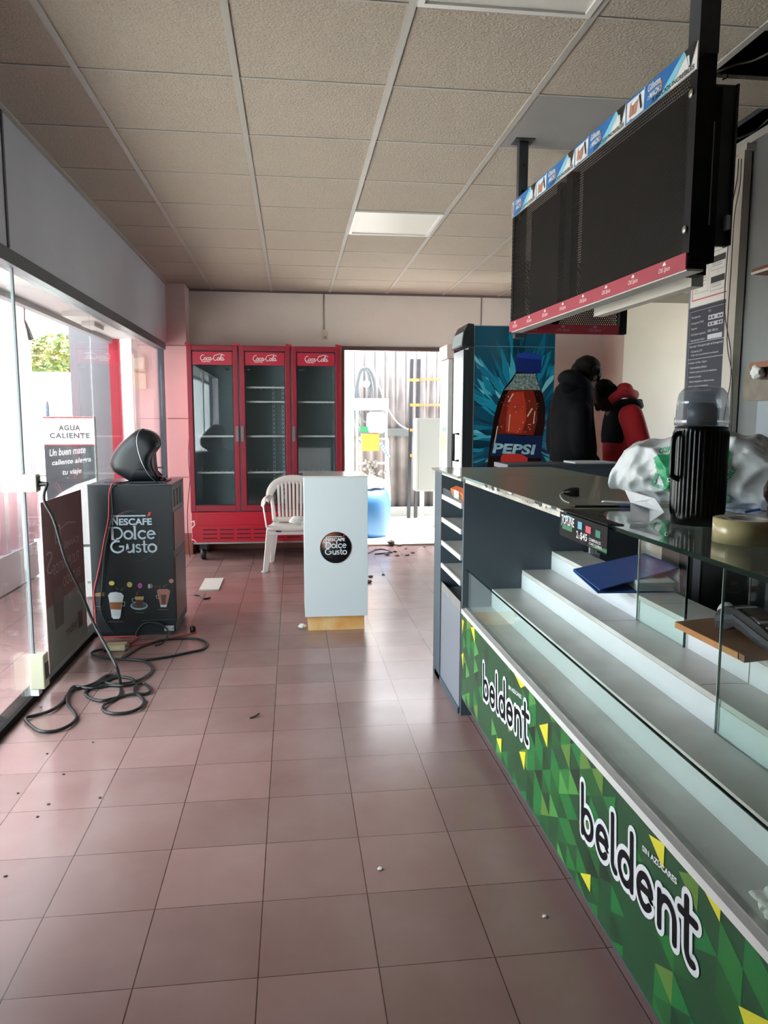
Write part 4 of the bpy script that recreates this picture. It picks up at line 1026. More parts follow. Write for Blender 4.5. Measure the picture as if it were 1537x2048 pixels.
COKE = [  # script strokes, unit height about 1
 arc(.42, .50, .34, .42, 60, 300, 18)+[(.75, .22)], arc(.92, .30, .17, .22, 0, 360, 16), arc(1.40, .30, .16, .22, 50, 300, 12)+[(1.55, .15)], arc(1.78, .30, .16, .22, 0, 360, 16), [(1.94, .50), (1.93, .18), (2.05, .10), (2.15, .2)],
 [(2.18, .34), (2.36, .36)],
 arc(2.80, .50, .36, .44, 70, 300, 18)+[(3.10, .22)], arc(3.32, .30, .17, .22, 0, 360, 16), [(3.60, .12), (3.62, .60), (3.78, .98), (3.86, .80), (3.66, .40), (3.70, .12), (3.80, .10)], arc(4.02, .30, .16, .22, 0, 360, 16), [(4.18, .50), (4.17, .18), (4.30, .10), (4.42, .24)],
 [(2.95, .94), (3.4, 1.08), (3.9, 1.02), (4.3, .86)], [(.45, -.10), (.8, -.16), (1.3, -.10), (1.9, -.16)]]
def coke(mb, fr, x, y, w, d=0.001, mi=0):
    k = w/4.5
    for s_ in COKE: mb.stroke(fr, [(x+a*k+b_*k*.22, y+b_*k*1.15) for a, b_ in s_], .065*k, d, mi, 8)
M_CW = mat('white script print', '#e9d5d6', .4)
doors = [(-1.008, -.522), (-.508, -.020), (-.006, .472)]
for i, (a, b_) in enumerate(doors):
    z0, z1 = .492, fz1-.004
    m = MB(); w = .048
    m.box(a, a+w, fy, fy+.04, z0, z1).box(b_-w, b_, fy, fy+.04, z0, z1).box(a+w, b_-w, fy, fy+.04, z1-.05, z1).box(a+w, b_-w, fy, fy+.04, z0, z0+.06)
    dr = m.build('door', M_CRD, fd, bevel=.004)
    MB().box(a+w, b_-w, fy+.015, fy+.021, z0+.06, z1-.05).build('glass', M_GFR, dr)
    MB().box(a+w, a+w+.008, fy+.012, fy+.03, z0+.06, z1-.05).box(b_-w-.008, b_-w, fy+.012, fy+.03, z0+.06, z1-.05).box(a+w, b_-w, fy+.012, fy+.03, z0+.06, z0+.068).box(a+w, b_-w, fy+.012, fy+.03, z1-.058, z1-.05).build('gasket', M_RUB, dr)
    MB().box(a+w+.008, b_-w-.008, fy+.010, fy+.0145, z1-.185, z1-.062).build('header_sign', mat('dull red header sign', '#b3243e', .35), dr)
    fr = fr_front(a+w, fy+.0095, z1-.185); mm = MB(); coke(mm, fr, .075, .038, .235); mm.build('header_lettering', M_CW, dr)
    mm = MB(); mm.lathe([(0, 0), (.022, 0), (.022, .003), (0, .003)], V(b_-w-.06 if i == 0 else a+w+.05, fy+.012, z1-.225), 20, axis=(0, -1, 0))
    for q in range(len(mm.v)): mm.v[q] = V((mm.v[q].x-(b_-w-.06 if i == 0 else a+w+.05))*1.5+(b_-w-.06 if i == 0 else a+w+.05), mm.v[q].y, (mm.v[q].z-(z1-.225))*.55+z1-.225)
    mm.build('oval_badge', mat('dark oval badge', '#26282d', .3), dr)
    hxx = b_-.018 if i == 0 else a+.018
    MB().box(hxx-.014, hxx+.014, fy-.010, fy+.002, 1.18, 1.33, 0, .003).build('handle', mat('grey recessed handle', '#6d6f74', .4), dr)
m = MB().box(-.516, -.512, fy+.02, fy+.05, .49, fz1-.01).box(-.016, -.010, fy+.02, fy+.05, .49, fz1-.01)
m.build('door_gap_post', mat('grey gap strip', '#8c8589', .5), fd)
# hinge caps on top
for x in (-.99, -.53, -.03, .455): MB().prism([V(x-.03, fy-.002, fz1-.004), V(x+.03, fy-.002, fz1-.004), V(x+.02, fy-.002, fz1+.012), V(x-.03, fy-.002, fz1+.02)], (0, .05, 0)).build('hinge_cap', M_CR, fd)
# louvre panel
m = MB().box(fx0, fx1, fy-.005, fy+.03, .185, .483, 0, .008)
m.box(fx0+.05, fx1-.05, fy-.009, fy-.004, .355, .465, 0, .004)
m.build('base_panel', M_CR, fd)
m = MB()
for r_ in range(3):
    for q in range(8):
        x = fx0+.11+q*.165
        if x+.13 < fx1-.03: m.box(x, x+.135, fy-.0075, fy-.004, .22+r_*.042, .231+r_*.042)
m.build('louvre_slot', mat('dark louvre slot', '#3a0c14', .7), fd)
m = MB(); frw = fr_front(fx0, fy-.0055, .19); m.stroke(frw, [(.0, .20), (.025, .21), (.03, .17), (.0, .14)], .006, .0008, 0); m.stroke(frw, [(.0, .03), (.02, .02), (.04, -.0)], .004, .0008, 0)
m.build('white_ribbon_print', M_CW, fd)
MB().box(fx0+.01, fx1-.01, fy+.01, fyb-.02, fz0, .187).build('base_rail', mat('galvanised base rail', '#a9a39f', .4, .5), fd)
for x in (fx0+.10, fx1-.10):
    for y in (fy+.08, fyb-.1):
        mm = MB().lathe([(0, -.022), (.055, -.022), (.06, -.012), (.06, .012), (.055, .022), (0, .022)], V(x, y, .0605), 24, axis=(1, 0, 0)); mm.box(x-.035, x+.035, y-.03, y+.03, .10, .166); mm.build('caster', M_BLKC, fd)
# cord beside the fridge
cable('fridge_cord', [V(-1.045, 7.80, 1.28), V(-1.05, 7.76, 1.15), V(-1.055, 7.74, 1.0), V(-1.045, 7.72, .78), V(-1.06, 7.70, .62), V(-1.075, 7.68, .40), V(-1.06, 7.66, .012), V(-1.0, 7.62, .006)], .004, M_RUB, 'black power cord hanging beside the red fridge and the corner column')

# ------------------------------------------------------------------ pepsi fridge
pf = thing('mural_fridge', (1.8, 6.35, 0), 'tall display fridge whose side shows a large cola bottle on turquoise ice shards', 'fridge')
py, px0, px1, pz1 = 6.0, 1.463, 2.142, 2.152
MB().box(px0, px1, py, 6.40, .08, pz1).build('body', mat('dark fridge side', '#1a3640', .35), pf, bevel=.004)
MB().box(px0+.02, px1-.02, py+.03, 6.36, 0.0, .08).build('plinth', M_BLKC, pf)
IC = ['#0c4c66', '#0f6c8c', '#1c8eae', '#3fa9c0', '#08354a', '#147f9c', '#7cc4d2']
im = [mat('ice print %d' % i, c, .3, coat=.3) for i, c in enumerate(IC)]
fr = fr_front(px0, py-.0006, 0)
Wp = px1-px0
m = MB(); m.flat(fr, [(0, .1), (Wp, .1), (Wp, pz1), (0, pz1)], 0, 0)
rr = random.Random(21)
cxp, czp = .40, 1.25
def clipp(P, x0, x1, y0, y1):
    def cut(P, f, g):
        out = []
        for i in range(len(P)):
            a, b_ = P[i], P[(i+1) % len(P)]; fa, fb = f(a), f(b_)
            if fa >= 0: out.append(a)
            if fa*fb < 0:
                t_ = fa/(fa-fb); out.append((a[0]+(b_[0]-a[0])*t_, a[1]+(b_[1]-a[1])*t_))
        return out
    for f in (lambda p: p[0]-x0, lambda p: x1-p[0], lambda p: p[1]-y0, lambda p: y1-p[1]):
        P = cut(P, f, None)
        if len(P) < 3: return []
    return P
for k in range(330):
    a = rr.uniform(0, 2*PI); r0 = rr.uniform(.05, .55); L_ = rr.uniform(.12, .5); w = rr.uniform(.008, .045)
    c0 = (cxp+math.cos(a)*r0*.8, czp+math.sin(a)*r0*1.3); a2 = a+rr.uniform(-.25, .25)
    u = (math.cos(a2), math.sin(a2)); q = (-u[1], u[0])
    P = [(c0[0], c0[1]), (c0[0]+u[0]*L_*.5+q[0]*w, c0[1]+u[1]*L_*.5+q[1]*w), (c0[0]+u[0]*L_, c0[1]+u[1]*L_), (c0[0]+u[0]*L_*.6-q[0]*w*.6, c0[1]+u[1]*L_*.6-q[1]*w*.6)]
    P = clipp(P, .002, Wp-.002, .12, pz1-.002)
    if P: m.flat(fr, P, .0001+k*.0000025, rr.choice([0, 1, 1, 2, 2, 3, 4, 4, 5, 0, 6] if c0[1] < 1.75 else [0, 0, 4, 1, 4, 5]))
m.build('ice_print', im, pf)
# bottle, coordinates in metres on the panel (0..0.68 wide)
def P2(pxl, pyl):   # crop pixel (880,560,scale 3.4156) to panel coordinates
    w = on(880+pxl/3.4156, 560+pyl/3.4156, y=py); return (w.x-px0, w.z)
m = MB()
body = [(525, 615), (515, 640), (480, 690), (440, 740), (400, 830), (375, 920), (360, 1010), (345, 1100), (335, 1180), (325, 1270), (320, 1400), (690, 1400), (690, 1200), (700, 1100), (718, 980), (722, 880), (712, 810), (690, 740), (670, 690), (660, 640), (685, 615)]
m.flat(fr, [P2(*p) for p in reversed(body)], .0010, 0)
m.flat(fr, [P2(*p) for p in reversed([(520, 640), (495, 690), (455, 735), (440, 752), (690, 752), (665, 690), (655, 640)])], .0012, 1)   # foam neck
m.flat(fr, [P2(*p) for p in reversed([(470, 750), (430, 850), (405, 950), (398, 1050), (640, 1062), (668, 950), (665, 850), (640, 750)])], .0014, 2)  # liquid
m.flat(fr, [P2(*p) for p in reversed([(490, 770), (470, 850), (452, 950), (450, 1040), (560, 1050), (590, 950), (590, 850), (570, 760)])], .0016, 3)
m.flat(fr, [P2(*p) for p in reversed([(385, 1048), (362, 1110), (345, 1200), (560, 1215), (690, 1215), (700, 1110), (705, 1062), (560, 1068)])], .0018, 4)  # label blue
m.flat(fr, [P2(*p) for p in reversed([(415, 1215), (430, 1190), (480, 1180), (560, 1190), (600, 1215), (600, 1240), (560, 1262), (450, 1262), (418, 1245)])], .0020, 5)
m.flat(fr, [P2(*p) for p in reversed([(410, 1252), (430, 1262), (600, 1258), (640, 1240), (650, 1400), (400, 1400)])], .0019, 6)
m.flat(fr, [P2(*p) for p in reversed([(528, 505), (515, 590), (520, 625), (600, 637), (688, 636), (690, 600), (698, 520), (640, 500), (560, 498)])], .0020, 7)   # cap
m.flat(fr, [P2(*p) for p in reversed([(528, 505), (526, 530), (697, 545), (698, 520), (640, 500), (560, 498)])], .0023, 8)
for k in range(70):
    x = rr.uniform(400, 690); y = rr.uniform(650, 1050); a = P2(x, y)
    m.lathe([(0, 0), (rr.uniform(.002, .005), 0), (0, .0004)], fr[0]+X1*a[0]+Z1*a[1]-Y1*.0020, 8, rr.choice([6, 9, 1, 2]), axis=(0, -1, 0))
for (xa, ya, xb, yb, w) in ((395, 1000, 372, 1130, .004), (500, 780, 470, 830, .005), (650, 900, 640, 980, .004), (480, 920, 470, 1030, .004), (630, 880, 600, 930, .006)):
    m.stroke(fr, [P2(xa, ya), P2(xb, yb)], w, .0022, 9)
m.build('bottle_print', [mat('bottle dark brown', '#20120f', .25, coat=.3), mat('bottle foam', '#8fa3a0', .4, color2='#42554f', scale=70), mat('cola dark red', '#7a2418', .3, coat=.3), mat('cola orange red', '#c4432e', .3, coat=.3, color2='#a83224', scale=10), mat('label navy', '#12284f', .3), mat('label red', '#cf3b35', .3), mat('label white', '#c9d0d4', .3), mat('cap blue', '#16286c', .3, coat=.3), mat('cap light blue', '#22409a', .3, coat=.3), mat('bottle highlight', '#d9c9b8', .3)], pf)
m = MB(); a = P2(358, 1178); b_ = P2(655, 1130)
m.text(fr, 'PEPSI', a[0], a[1]-.006, b_[0]-a[0]+.0, .084, .0026, 0, bold=.035, shear=.12, rot=-.04)
m.build('lettering', mat('silver blue lettering', '#b9d3da', .3, color2='#7fb6c4', scale=25), pf)
m = MB().box(px0, px1, py-.004, py, 1.985, 1.990).box(px0-.001, px0+.004, py-.004, py, .1, pz1).box(px1-.004, px1, py-.004, py, .1, pz1).box(px0, px1, py-.004, py, pz1-.005, pz1)
m.build('metal_edge', mat('bright metal edging', '#9fb3b8', .3, .7), pf)
# door on the left side and lit header
dr = MB().box(px0-.085, px0-.045, py+.01, 6.38, .12, 1.96).box(px0-.045, px0, py+.005, 6.39, .10, 1.975)
dr.box(px0-.087, px0-.083, py+.06, 6.33, .22, 1.90, 1)
door = dr.build('door', [mat('black door frame', '#22282b', .4), M_GFR], pf)
m = MB().prism([V(px0-.10, py, 1.985), V(px0-.005, py, 1.985), V(px0-.005, py, pz1+.01), V(px0-.05, py, pz1+.015), V(px0-.085, py, 2.10)], (0, .39, 0)); m.build('header', mat('dark header box', '#1d2527', .35), pf)
m = MB().prism([V(px0-.104, py+.02, 2.0), V(px0-.1, py+.02, 2.0), V(px0-.085, py+.02, 2.1), V(px0-.089, py+.02, 2.1)], (0, .35, 0)); m.build('header_panel', mat('pale header panel', '#9fb4b8', .25), pf)
m = MB().tube([V(px0-.10, py+.06, 1.28), V(px0-.145, py+.06, 1.28), V(px0-.145, py+.06, 1.06), V(px0-.10, py+.06, 1.06)], .011, 8); m.build('handle', M_RUB, door)
# slim fridge beyond
sf = thing('slim_fridge', (1.75, 7.15, 0), 'slim dark red fridge with white glass front standing behind the mural fridge', 'fridge')
MB().box(1.50, 2.10, 6.98, 7.34, .05, 2.09).build('body', mat('dark maroon fridge side', '#6d2440', .35), sf)
MB().box(1.455, 1.50, 6.975, 7.345, .06, 1.96).build('door', mat('white door frame', '#e4e4e2', .3), sf)
MB().box(1.4525, 1.455, 7.01, 7.31, .16, 1.90).build('door_glass', M_GFR, sf)
MB().box(1.44, 1.51, 6.97, 7.345, 1.97, 2.10, 0, .008).build('header', mat('cream header', '#d8c4bd', .4), sf)
MB().box(1.498, 1.506, 6.965, 6.98, .1, 1.97).build('dark_seam', M_RUB, sf)
MB().box(1.50, 2.05, 7.0, 7.3, 0, .05).build('plinth', M_BLKC, sf)

# ------------------------------------------------------------------ white plinth with round badge
wk = thing('white_plinth', (.27, 5.0, 0), 'white promotional plinth with round coffee badge and orange base in the aisle', 'plinth')
MB().box(.085, .460, 4.845, 5.22, 0.0, .10).build('base', mat('orange varnished base', '#d99850', .3, coat=.3, color2='#e9cf9a', scale=5), wk)
MB().box(.066, .480, 4.815, 5.25, .10, 1.022, 0).build('body', mat('white laminate board', '#cfd6da', .3, var=.02, scale=3), wk, bevel=.0015)
MB().box(.062, .484, 4.811, 5.254, 1.022, 1.032).build('top', mat('pale plinth top', '#c9c6c0', .15), wk)
c = V(.270, 4.8145, .562)
M_BADGE = bpy.data.materials.new('brown black badge'); M_BADGE.use_nodes = True
nt = M_BADGE.node_tree; tc = nt.nodes.new('ShaderNodeTexCoord'); mp = nt.nodes.new('ShaderNodeMapping'); gr_ = nt.nodes.new('ShaderNodeTexGradient'); gr_.gradient_type = 'SPHERICAL'
mp.inputs['Location'].default_value = (.60*1.0, 0, -.85); mp.inputs['Scale'].default_value = (9, 1, 9)
cr = nt.nodes.new('ShaderNodeValToRGB'); cr.color_ramp.elements[0].color = hx('#17161c'); cr.color_ramp.elements[1].color = hx('#8a4a2c'); cr.color_ramp.elements[1].position = .8
nt.links.new(tc.outputs['Object'], mp.inputs[0]); nt.links.new(mp.outputs[0], gr_.inputs[0]); nt.links.new(gr_.outputs['Fac'], cr.inputs[0]); nt.links.new(cr.outputs[0], nt.nodes['Principled BSDF'].inputs['Base Color']); nt.nodes['Principled BSDF'].inputs['Roughness'].default_value = .3
M_RING = mat('bronze ring', '#4a3a35', .3, .4)
bd = MB().lathe([(0, 0), (.103, 0), (.103, .0012), (0, .0012)], V(0, 0, 0), 56, 0, axis=(0, -1, 0)).lathe([(.1005, .0013), (.104, .0013), (.104, .0020), (.1005, .002), (.1005, .0013)], V(0, 0, 0), 56, 1, axis=(0, -1, 0))
bo = bd.build('badge', [M_BADGE, M_RING], None); bo.parent = wk; bo.location = c-V(.27, 5.0, 0); WLOC[bo.name] = c
def nescafe(m, fr, x, y, w, d=.0022, mi=0, mr=1):
    """logo centred on x, top block and two serif lines; w = overall width"""
    k = w/1.0
    m.text(fr, 'N', x-.42*k, y+.24*k, .13*k, .20*k, d, mi, bold=.03)
    m.text(fr, 'ESCAFE', x-.27*k, y+.24*k, .70*k, .15*k, d, mi, bold=.03)
    m.flat(fr, [(x-.42*k, y+.44*k), (x-.42*k, y+.46*k), (x+.30*k, y+.46*k), (x+.30*k, y+.43*k), (x-.29*k, y+.43*k)], d, mi)
    m.flat(fr, [(x+.33*k, y+.42*k), (x+.37*k, y+.52*k), (x+.42*k, y+.53*k), (x+.40*k, y+.45*k)], d, mr)
    t_ = .020*k
    def S(P, ww=t_): m.stroke(fr, [(x+a*k, y+b_*k) for a, b_ in P], ww, d, mi, 10)
    # Dolce
    yb = -.06
    S([(-.48, yb+.25), (-.40, yb+.25)], .012*k); S([(-.42, yb+.25), (-.42, yb)], .026*k); S([(-.42, yb+.25), (-.33, yb+.25)]+[(-.33+.12*math.sin(a/10*PI), yb+.125+.125*math.cos(a/10*PI)) for a in range(11)], .018*k)
    for cx_, in ((-.08,),): S(arc(cx_, yb+.085, .085, .085, 0, 360, 18), .021*k)
    S([(.06, yb+.27), (.06, yb+.0)], .022*k); S([(.03, yb+.27), (.06, yb+.27)], .010*k); S([(.03, yb), (.09, yb)], .010*k)
    S(arc(.22, yb+.085, .085, .085, 50, 310, 14), .020*k)
    S([(.33, yb+.085), (.48, yb+.10)]+arc(.405, yb+.085, .078, .085, 10, 310, 14), .018*k)
    # Gusto
    yg = -.36
    S(arc(-.32, yg+.125, .135, .125, 75, 330, 16)+[(-.20, yg+.06), (-.20, yg+.13), (-.27, yg+.13)], .021*k); S([(-.42, yb), (-.36, yb-.03), (-.30, yg+.25)], .014*k)
    S([(-.11, yg+.17), (-.11, yg+.05)]+arc(-.06, yg+.055, .05, .055, 180, 330, 8)+[(.02, yg+.06)], .020*k); S([(.02, yg+.17), (.02, yg)], .021*k)
    S(arc(.12, yg+.128, .042, .038, 40, 250, 8)+arc(.12, yg+.045, .048, .043, 70, -140, 8), .017*k)
    S([(.25, yg+.24), (.25, yg+.04)]+arc(.285, yg+.04, .035, .04, 180, 290, 5), .020*k); S([(.20, yg+.165), (.31, yg+.165)], .012*k)
    S(arc(.42, yg+.085, .085, .085, 0, 360, 18), .021*k)
m = MB(); f5 = (V(0, -.0014, -.004), X1, Z1, -Y1); nescafe(m, f5, -.003, .012, .145, .0012)
lo_ = m.build('badge_lettering', [mat('pale lettering', '#d5dde2', .4), mat('red accent', '#c8393d', .4)], None); lo_.parent = bo; WLOC[lo_.name] = c
crumple('crumpled_paper', (.045, 4.90, 0), .022, 'small white crumpled paper on the floor at the plinth corner', 'paper', M_TISS, 4)

# ------------------------------------------------------------------ white plastic armchair
M_PL = mat('white moulded plastic', '#dcd9d4', .4, sub=.05)
ch = thing('plastic_armchair', (0.0, 7.05, 0), 'white moulded plastic armchair with slatted back between plinth and red fridge', 'chair')
cx_ = 0.0
def leg(x0, y0, z0, x1, y1, z1, w0=.055, w1=.035, nm='leg'):
    m = MB(); a, b_ = V(x0, y0, z0), V(x1, y1, z1)
    sx_ = 1 if x0 > cx_ else -1
    def L(p, w): return [p+V(-sx_*w, -.012, 0), p+V(sx_*0, -.018, 0), p+V(sx_*.006, 0, 0), p+V(0, w, 0), p+V(-sx_*.012, w, 0), p+V(-sx_*.010, .0, 0), p+V(-sx_*w, .002, 0)]
    rings = [L(a.lerp(b_, k/6), w0+(w1-w0)*k/6) for k in range(7)]
    m.loft(rings, 0, True, False); m.box(b_.x-.02, b_.x+.02, b_.y-.018, b_.y+.022, 0, .008)
    return m.build(nm, M_PL, ch)
leg(-.245, 6.84, .41, -.285, 6.815, .004, .07, .04); leg(.245, 6.84, .41, .285, 6.815, .004, .07, .04)
leg(-.20, 7.22, .41, -.235, 7.30, .004, .06, .035); leg(.20, 7.22, .41, .235, 7.30, .004, .06, .035)
m = MB(); rings = []
for (y, z, w) in ((6.815, .385, .235), (6.81, .41, .245), (6.84, .425, .245), (6.92, .418, .24), (7.05, .405, .225), (7.18, .40, .21), (7.24, .405, .205)):
    rings.append([V(cx_+w*(-1+2*k/10), y+.0, z-.012*(1-abs(-1+2*k/10)**2)) for k in range(11)])
vs = [p for r in rings for p in r]; fs = [(i*11+k, i*11+k+1, (i+1)*11+k+1, (i+1)*11+k) for i in range(len(rings)-1) for k in range(10)]
m.add(vs, fs, 0, True); so_ = m.build('seat', M_PL, ch); q = so_.modifiers.new('s', 'SOLIDIFY'); q.thickness = .008; q.offset = 0
m = MB().box(-.235, .235, 6.812, 6.818, .345, .405); m.build('seat_apron', M_PL, ch)
m = MB().box(-.165, -.115, 6.8095, 6.812, .372, .392); m.build('maker_sticker', mat('dark sticker', '#2c3238', .4), ch)
# back: bow rail plus slats and armrests
bow = []
for k in range(17):
    a = PI*k/16; bow.append(V(cx_-.235*math.cos(a), 7.27+.02*math.sin(a)+.03, .60+.215*math.sin(a)**.65))
arm = lambda s: smooth_path([V(s*.235, 7.30, .60), V(s*.245, 7.26, .655), V(s*.262, 7.15, .665), V(s*.275, 6.98, .655), V(s*.278, 6.87, .62), V(s*.268, 6.84, .54), V(s*.250, 6.84, .41)], 4)
def ribbon(path, w, t_, nrm_f):
    m = MB(); rings = []
    for i, p in enumerate(path):
        a = path[max(i-1, 0)]; b_ = path[min(i+1, len(path)-1)]; tg_ = (b_-a).normalized(); nn_ = nrm_f(i, p); sd = tg_.cross(nn_).normalized(); nn_ = sd.cross(tg_).normalized()
        ww = w[i] if isinstance(w, list) else w
        rings.append([p+sd*ww*math.cos(2*PI*k/10)+nn_*t_*math.sin(2*PI*k/10) for k in range(10)])
    return m.loft(rings, 0, True)
ribbon(bow, [.035+.012*math.sin(PI*i/16) for i in range(17)], .008, lambda i, p: V(0, 1, .15)).build('top_rail', M_PL, ch)
for s in (-1, 1):
    P = arm(s); ribbon(P, .026, .007, lambda i, p: V(s*.6, 0, 1) if i < 17 else V(s, -.2, 0)).build('armrest', M_PL, ch)
for s in (-1, 1):
    P = smooth_path([V(s*.215, 7.29, .66), V(s*.20, 7.26, .55), V(s*.19, 7.23, .42)], 4); ribbon(P, .020, .006, lambda i, p: V(0, 1, .2)).build('side_rail', M_PL, ch)
for k in range(9):
    x = -.148+k*.037; zt = .60+.215*math.sin(math.acos(max(-1, min(1, -x/.235))))**.65
    P = [V(x, 7.31, zt-.02), V(x*.98, 7.295, .66), V(x*.95, 7.265, .53), V(x*.92, 7.25, .45)]
    ribbon(smooth_path(P, 3), .0125, .004, lambda i, p: V(0, 1, .15)).build('slat', M_PL, ch)
ribbon([V(-.19+.38*k/8, 7.245+.0, .43-.0) for k in range(9)], .028, .006, lambda i, p: V(0, 1, .2)).build('lower_rail', M_PL, ch)
tag(crumple('white_cloth', (.03, 7.0, .412), .07, 'white folded cloth lying on the plastic armchair seat', 'cloth', M_TISS, 12, .5), None)
# ------------------------------------------------------------------ black coffee cabinet and machine by the window
cb = thing('coffee_cabinet', (-1.04, 5.1, 0), 'black coffee brand cabinet with printed cups standing against the shop window', 'cabinet')
M_CAB = mat('black satin cabinet', '#14181d', .42, spec=.35, var=.1, scale=3)
cxa, cxb, cya, cyb_, cz = -1.288, -.772, 4.85, 5.36, .978
MB().box(cxa, cxb, cya, cyb_, 0.02, cz).build('body', M_CAB, cb, bevel=.003)
MB().box(cxa, cxb-.02, cya+.012, cyb_, 0.0, 0.02).build('plinth', M_BLKC, cb)
MB().box(cxa, cxb+.002, cya-.004, cyb_, cz, cz+.006).build('top', mat('black cabinet top', '#2b3138', .25, .2), cb)
m = MB().box(cxb, cxb+.004, cya+.03, cyb_-.03, .55, .80, 0).box(cxb, cxb+.004, cya+.03, cyb_-.03, .08, .50, 1)
for k in range(3): m.box(cxb-.001, cxb+.003, cya+.08+k*.13, cya+.17+k*.13, .83, .94, 2)
m.build('side_door', [mat('maroon side print', '#4a2732', .3), mat('brown side print', '#3d2e2c', .3), mat('black slot', '#060708', .6)], cb)
fr = fr_front(-1.04, cya-.0035, 0)
m = MB()
# faint planet ring
def ring(m, cx, cz_, r, a0, a1, w0, mi, d=.0006, n=40):
    P = []; W = []
    for i in range(n+1):
        a = math.radians(a0+(a1-a0)*i/n); P.append((cx+r*math.cos(a), cz_+r*math.sin(a))); W.append(w0*math.sin(PI*i/n)+.0002)
    m.stroke(fr, P, W, d, mi, 6)
ring(m, .02, .655, .162, 80, 190, .0022, 0); ring(m, .02, .655, .160, 85, 180, .0035, 1, .0004); ring(m, .02, .655, .152, 95, 170, .006, 2, .0003); ring(m, .02, .655, .165, 20, -100, .0012, 3)
m.build('ring_print', [mat('ring bronze', '#6e3c35', .4), mat('ring dark bronze', '#4a2e2d', .4), mat('ring shadow bronze', '#33272a', .4), mat('ring grey', '#43464c', .4)], cb)
m = MB(); nescafe(m, fr, .015, .655, .290, .001); m.build('lettering', [mat('pale blue lettering', '#b4c4ce', .4), mat('red accent', '#c8393d', .4)], cb)
# cups and capsules: positions measured on the panel
def Q(px, py): w = on(160+px*220/1453, 980+py*310/2048, y=cya); return (w.x+1.04, w.z)
CUPS = [MB()]; m = CUPS[0]
def pq(P, mi, d): CUPS[-1].flat(fr, [Q(*p) for p in reversed(P)], d, mi)
pq([(375, 1390), (400, 1355), (470, 1345), (550, 1360), (580, 1395), (560, 1500), (540, 1650), (535, 1680), (420, 1680), (418, 1650), (395, 1500)], 0, .0006)
pq([(395, 1480), (558, 1480), (545, 1580), (410, 1575)], 1, .0009); pq([(425, 1665), (540, 1660), (520, 1700), (440, 1700)], 2, .0010)
m.stroke(fr, [Q(560, 1475), Q(595, 1475), Q(590, 1530), Q(552, 1530)], .0012, .0010, 2, 6)
def oval(cx, cy_, rx, ry, mi, d): pq([(cx+rx*math.cos(-2*PI*k/24), cy_+ry*math.sin(-2*PI*k/24)) for k in range(24)][::-1], mi, d)
CUPS.append(MB()); m = CUPS[-1]
for cx_2, cy_2, rx, ry, mi, d in ((783, 1530, 115, 52, 3, .0006), (783, 1522, 98, 38, 4, .0009)): m.flat(fr, [Q(cx_2+rx*math.cos(2*PI*k/24), cy_2-ry*math.sin(2*PI*k/24)) for k in range(24)], d, mi)
pq([(725, 1405), (850, 1405), (835, 1500), (815, 1550), (760, 1550), (740, 1500)], 5, .0012); pq([(728, 1405), (848, 1405), (838, 1450), (735, 1450)], 6, .0014)
m.stroke(fr, [Q(725, 1430), Q(690, 1435), Q(698, 1475), Q(738, 1480)], .0011, .0012, 2, 6)
CUPS.append(MB()); m = CUPS[-1]
pq([(1015, 1325), (1050, 1305), (1160, 1305), (1195, 1330), (1175, 1430), (1150, 1530), (1065, 1530), (1040, 1430)], 7, .0006); pq([(1070, 1380), (1145, 1380), (1130, 1510), (1085, 1510)], 8, .0009); pq([(1062, 1515), (1150, 1515), (1145, 1545), (1068, 1545)], 2, .0010)
m.stroke(fr, [Q(1040, 1390), Q(1008, 1392), Q(1015, 1430), Q(1048, 1430)], .0010, .0010, 2, 6)
CUPS.append(MB()); m = CUPS[-1]
pq([(190, 1360), (325, 1350), (325, 1400), (195, 1405)], 9, .0006); pq([(195, 1405), (325, 1400), (310, 1535), (205, 1535)], 10, .0006)
m.stroke(fr, [Q(195, 1530), Q(250, 1540), Q(305, 1530)], .0008, .0009, 3, 6)
CUPS.append(MB()); m = CUPS[-1]
for cx_2, cy_2, rx, ry, mi in ((422, 1230, 38, 30, 11), (658, 1248, 36, 36, 11), (795, 1262, 30, 36, 12), (930, 1268, 34, 30, 13), (1208, 1200, 32, 28, 14), (128, 1218, 26, 16, 15)):
    m.flat(fr, [Q(cx_2+rx*math.cos(2*PI*k/20), cy_2-ry*math.sin(2*PI*k/20)) for k in range(20)], .0008, mi)
m.flat(fr, [Q(905, 1245), Q(905, 1295), Q(925, 1298), Q(922, 1242)][::1], .0010, 2)
CUPS.append(MB()); m = CUPS[-1]
for a_, b_ in (((470, 1280), (505, 1315)), ((600, 1275), (545, 1325)), ((785, 1325), (750, 1380)), ((985, 1270), (1060, 1285)), ((1155, 1240), (1105, 1280))):
    m.stroke(fr, [Q(*a_), Q(*b_)], .0009, .0008, 15, 6); m.stroke(fr, [Q(b_[0], b_[1]-28), Q(*b_), Q(b_[0]+28*(1 if a_[0] > b_[0] else -1), b_[1]-6)], .0008, .0008, 15, 6)
CUPS.append(MB()); m = CUPS[-1]
for a_, b_, y_ in ((380, 578, 1738), (740, 845, 1617), (1040, 1172, 1578), (205, 300, 1573)): m.stroke(fr, [Q(a_, y_), Q(b_, y_)], .0016 if a_ > 210 else .0008, .0008, 16, 6)
